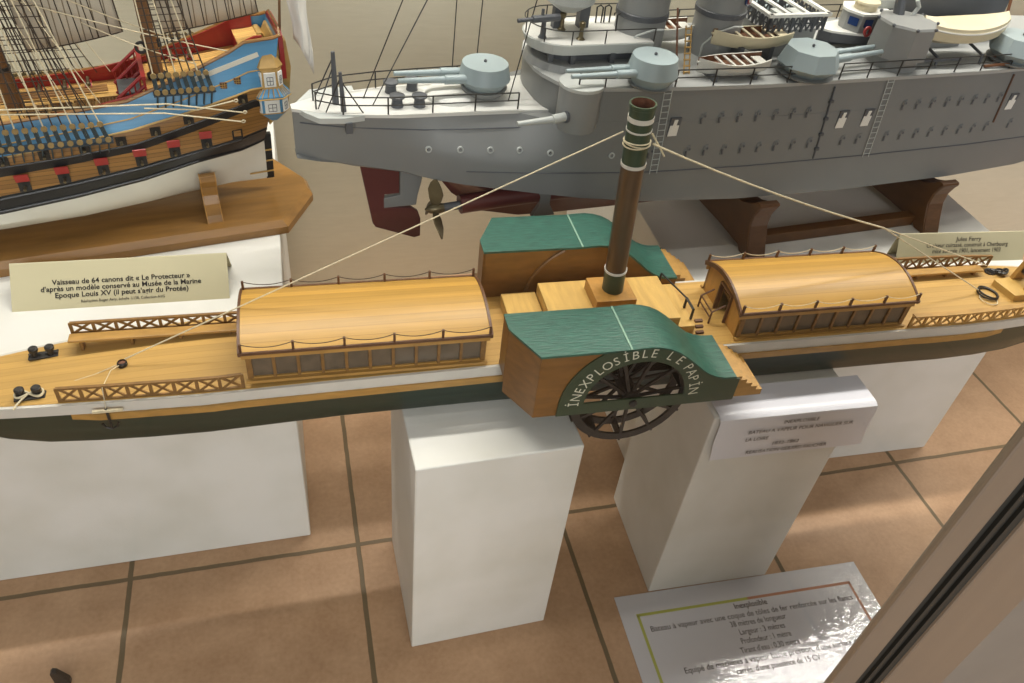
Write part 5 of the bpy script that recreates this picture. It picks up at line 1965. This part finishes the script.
# stern board, taffrail
m2 = MB(Z0)
m2.prism([(VG - 0.044, 0.628), (VG + 0.044, 0.628), (VG + 0.042, 0.668), (VG + 0.040, 0.684), (VG + 0.03, 0.690), (VG - 0.03, 0.690), (VG - 0.040, 0.684), (VG - 0.042, 0.668)], 'u', -0.036, -0.030)
sbd = m2.build('stern_board', 'gred', ga)
m2 = MB(Z0)
m2.tube([(-0.0345, VG - 0.042, 0.684), (-0.033, VG - 0.03, 0.691), (-0.033, VG + 0.03, 0.691), (-0.0345, VG + 0.042, 0.684)], 0.0018, 6)
m2.build('taffrail', 'gwood', sbd)
m2 = MB(Z0)
m2.prism([(-0.058, 0.560), (-0.030, 0.588), (-0.026, 0.612), (-0.022, 0.640), (-0.026, 0.676), (-0.040, 0.676), (-0.058, 0.640)], 'v', VG - 0.036, VG + 0.036)
m2.build('stern_counter', 'gold', ga)
m2 = MB(Z0)
m2.tube([(-0.033, VG - 0.028, 0.660), (-0.021, VG - 0.028, 0.80)], 0.0018, 6)
m2.build('ensign_staff', 'mast', ga)
# white ensign hanging off the staff
m2 = MB(Z0)
g_ = []
nu, nv = 12, 14
for j in range(nv + 1):
    row = []
    t_ = j / nv
    for i in range(nu + 1):
        s_ = i / nu
        u = -0.020 + 0.029 * s_ + 0.006 * t_ * (1 - s_)
        zb_ = 0.672 - 0.050 * s_ ** 1.3
        z = 0.80 + (zb_ - 0.80) * t_
        row.append((u + 0.002 * sin(9 * t_), VG - 0.028 + 0.006 * sin(7 * s_ + 2 * t_), z))
    g_.append(row)
vv = [p for r in g_ for p in r]
m2.add(vv, [(j * (nu + 1) + i, j * (nu + 1) + i + 1, (j + 1) * (nu + 1) + i + 1, (j + 1) * (nu + 1) + i) for j in range(nv) for i in range(nu)])
o = m2.build('ensign', 'flag', ga, smooth=True)
sd = o.modifiers.new('thickness', 'SOLIDIFY')
sd.thickness = 0.0006


# channels with deadeyes, shrouds and ratlines
def channel(u0, u1, z, n, mast, hounds, wide=0.012):
    for sg in (-1, 1):
        b0, b1 = gside(u0, z), gside(u1, z)
        m2 = MB(Z0)
        m2.prism([(u0, VG + sg * (b0 - 0.003)), (u0, VG + sg * (b0 + wide)), (u1, VG + sg * (b1 + wide)), (u1, VG + sg * (b1 - 0.003))], 'z', z - 0.001, z + 0.0016)
        ch = m2.build('channel_board', 'blueiron', ga)
        feet, tops = [], []
        for k in range(n):
            t_ = (k + 0.5) / n
            u = u0 + (u1 - u0) * t_
            b = b0 + (b1 - b0) * t_ + wide
            foot = Vector((u, VG + sg * b, z + 0.005))
            top = Vector((mast[0] + (t_ - 0.5) * 0.012, mast[1] + sg * 0.004, hounds))
            d = (top - foot).normalized()
            m2 = MB(Z0)
            m2.lathe(foot - Vector((0, sg * 0.0012, 0)), [(0.0036, 0), (0.0036, 0.0024)], 12, (0, sg, 0))
            m2.lathe(foot + d * 0.020 - Vector((0, sg * 0.0012, 0)), [(0.0036, 0), (0.0036, 0.0024)], 12, (0, sg, 0))
            o = m2.build('deadeye', 'deadeye', ch)
            m2 = MB(Z0)
            for w_ in (-0.0018, 0, 0.0018):
                m2.tube([foot + Vector((w_, 0, 0)), foot + d * 0.020 + Vector((w_, 0, 0))], 0.0009, 4)
            m2.bar(foot - Vector((0, 0, 0.003)), (u - 0.003, VG + sg * gside(u - 0.003, z - 0.018), z - 0.018), 0.0012, 0.0022)
            m2.build('lanyard', 'lanyard', o)
            MB(Z0).tube([foot + d * 0.022, top], 0.0009, 5).build('shroud', 'darkrope' if k % 3 else 'rope', ch)
            feet.append(foot + d * 0.024)
            tops.append(top)
        m2 = MB(Z0)
        for r in range(24):
            f = 0.04 + 0.028 * r
            ps = [a.lerp(b, f) for a, b in zip(feet, tops)]
            m2.tube(ps, 0.00055, 4)
        m2.build('ratline_net', 'darkrope', ch)


channel(-0.392, -0.255, 0.583, 13, (-0.372, VG), 1.02, 0.014)
channel(-0.198, -0.124, 0.629, 8, (-0.196, VG), 0.93, 0.012)
# masts
m2 = MB(Z0)
m2.tube([(-0.357, VG, 0.594), (-0.380, VG, 1.14)], 0.0095, 14, 0.007)
mm = m2.build('mast', 'mast', ga, smooth=True, label='main mast at the left edge')
for z in (0.65, 0.70, 0.76, 0.82):
    MB(Z0).lathe((-0.357 - 0.023 * (z - 0.606) / 0.534, VG, z), [(0.0094, 0), (0.0104, 0.0004), (0.0104, 0.004), (0.0094, 0.0044)], 16, cap=False).build('mast_band', 'black', mm)
m2 = MB(Z0)
m2.tube([(-0.187, VG, 0.622), (-0.197, VG, 1.02)], 0.0088, 14, 0.006)
mz = m2.build('mast', 'mast', ga, smooth=True, label='mizzen mast over the red break of the deck')
MB(Z0).lathe((-0.187, VG, 0.6215), [(0.013, 0.004), (0.013, 0.008), (0.009, 0.011)], 14).build('mast_collar', 'black', mz)
m2 = MB(Z0)
m2.torus((-0.200, VG - 0.008, 0.668), 0.006, 0.002, (0.3, -1, 0.3), 14, 6)
m2.build('pulley_block', 'black', mz)


# sails between the masts: bottom edge rope
def sail(bl, br, tl, tr, v, bulge):
    m_ = MB(Z0)
    nu_, nv_ = 16, 12
    P = []
    for j in range(nv_ + 1):
        for i in range(nu_ + 1):
            s_, t_ = i / nu_, j / nv_
            a = Vector((bl[0], 0, bl[1])).lerp(Vector((br[0], 0, br[1])), s_)
            b = Vector((tl[0], 0, tl[1])).lerp(Vector((tr[0], 0, tr[1])), s_)
            p = a.lerp(b, t_)
            P.append((p.x, v + bulge * sin(pi * s_) * sin(pi * min(1, t_ + 0.15)), p.z))
    m_.add(P, [(j * (nu_ + 1) + i, j * (nu_ + 1) + i + 1, (j + 1) * (nu_ + 1) + i + 1, (j + 1) * (nu_ + 1) + i) for j in range(nv_) for i in range(nu_)])
    o_ = m_.build('sail', 'sail', ga, smooth=True)
    sd_ = o_.modifiers.new('thickness', 'SOLIDIFY')
    sd_.thickness = 0.0006
    MB(Z0).tube([P[i] for i in range(nu_ + 1)] + [P[(nu_ + 1) * j + nu_] for j in range(1, nv_ + 1)], 0.0011, 5).tube([P[(nu_ + 1) * j] for j in range(nv_ + 1)], 0.0009, 5).build('bolt_rope', 'darkrope', o_)
    for k in range(1, 9):
        i = round(nu_ * k / 9)
        MB(Z0).tube([(P[(nu_ + 1) * j + i][0], P[(nu_ + 1) * j + i][1] - 0.0012, P[(nu_ + 1) * j + i][2]) for j in range(0, nv_ + 1)], 0.0006, 4).build('buntline', 'darkrope', o_)


sail((-0.328, 0.664), (-0.217, 0.681), (-0.345, 0.96), (-0.238, 0.92), 0.004, -0.010)
sail((-0.172, 0.677), (-0.050, 0.697), (-0.178, 0.92), (-0.075, 0.90), 0.0, -0.008)

# running ropes: falls from the main mast to the waist, braces along the quarter
for k in range(8):
    u = -0.355 + 0.016 * k
    MB(Z0).tube([(u, VG + 0.052, 0.615), (-0.395 + 0.002 * k, VG + 0.006, 0.93)], 0.0006, 4).build('running_rope', 'rope' if k % 2 else 'darkrope', ga)
for k in range(6):
    u = -0.345 + 0.018 * k
    MB(Z0).tube([(u, VG - 0.050, 0.606), (-0.392 + 0.002 * k, VG - 0.004, 0.90)], 0.0006, 4).build('running_rope', 'rope' if k % 2 else 'darkrope', ga)
for a, b, c_ in (((-0.41, -0.088, 0.638), (-0.185, -0.084, 0.622), (-0.096, -0.082, 0.600)), ((-0.41, -0.088, 0.634), (-0.19, -0.088, 0.612), (-0.100, -0.085, 0.589)),
                 ((-0.212, -0.086, 0.620), (-0.150, -0.083, 0.610), (-0.105, -0.080, 0.616))):
    m2 = MB(Z0)
    m2.tube([a, b, c_], 0.0009, 6)
    m2.torus((c_[0] + 0.003, c_[1], c_[2]), 0.0022, 0.0008, (0, 1, 0.3), 12, 5)
    m2.build('brace_rope', 'rope', ga)
for a, b in (((-0.36, 0.0, 0.74), (-0.10, -0.048, 0.668)), ((-0.33, 0.0, 0.76), (-0.17, -0.02, 0.682)), ((-0.26, -0.01, 0.70), (-0.14, -0.05, 0.655))):
    MB(Z0).tube(sag(a, b, 0.004), 0.0008, 5).build('brace_rope', 'rope', ga)
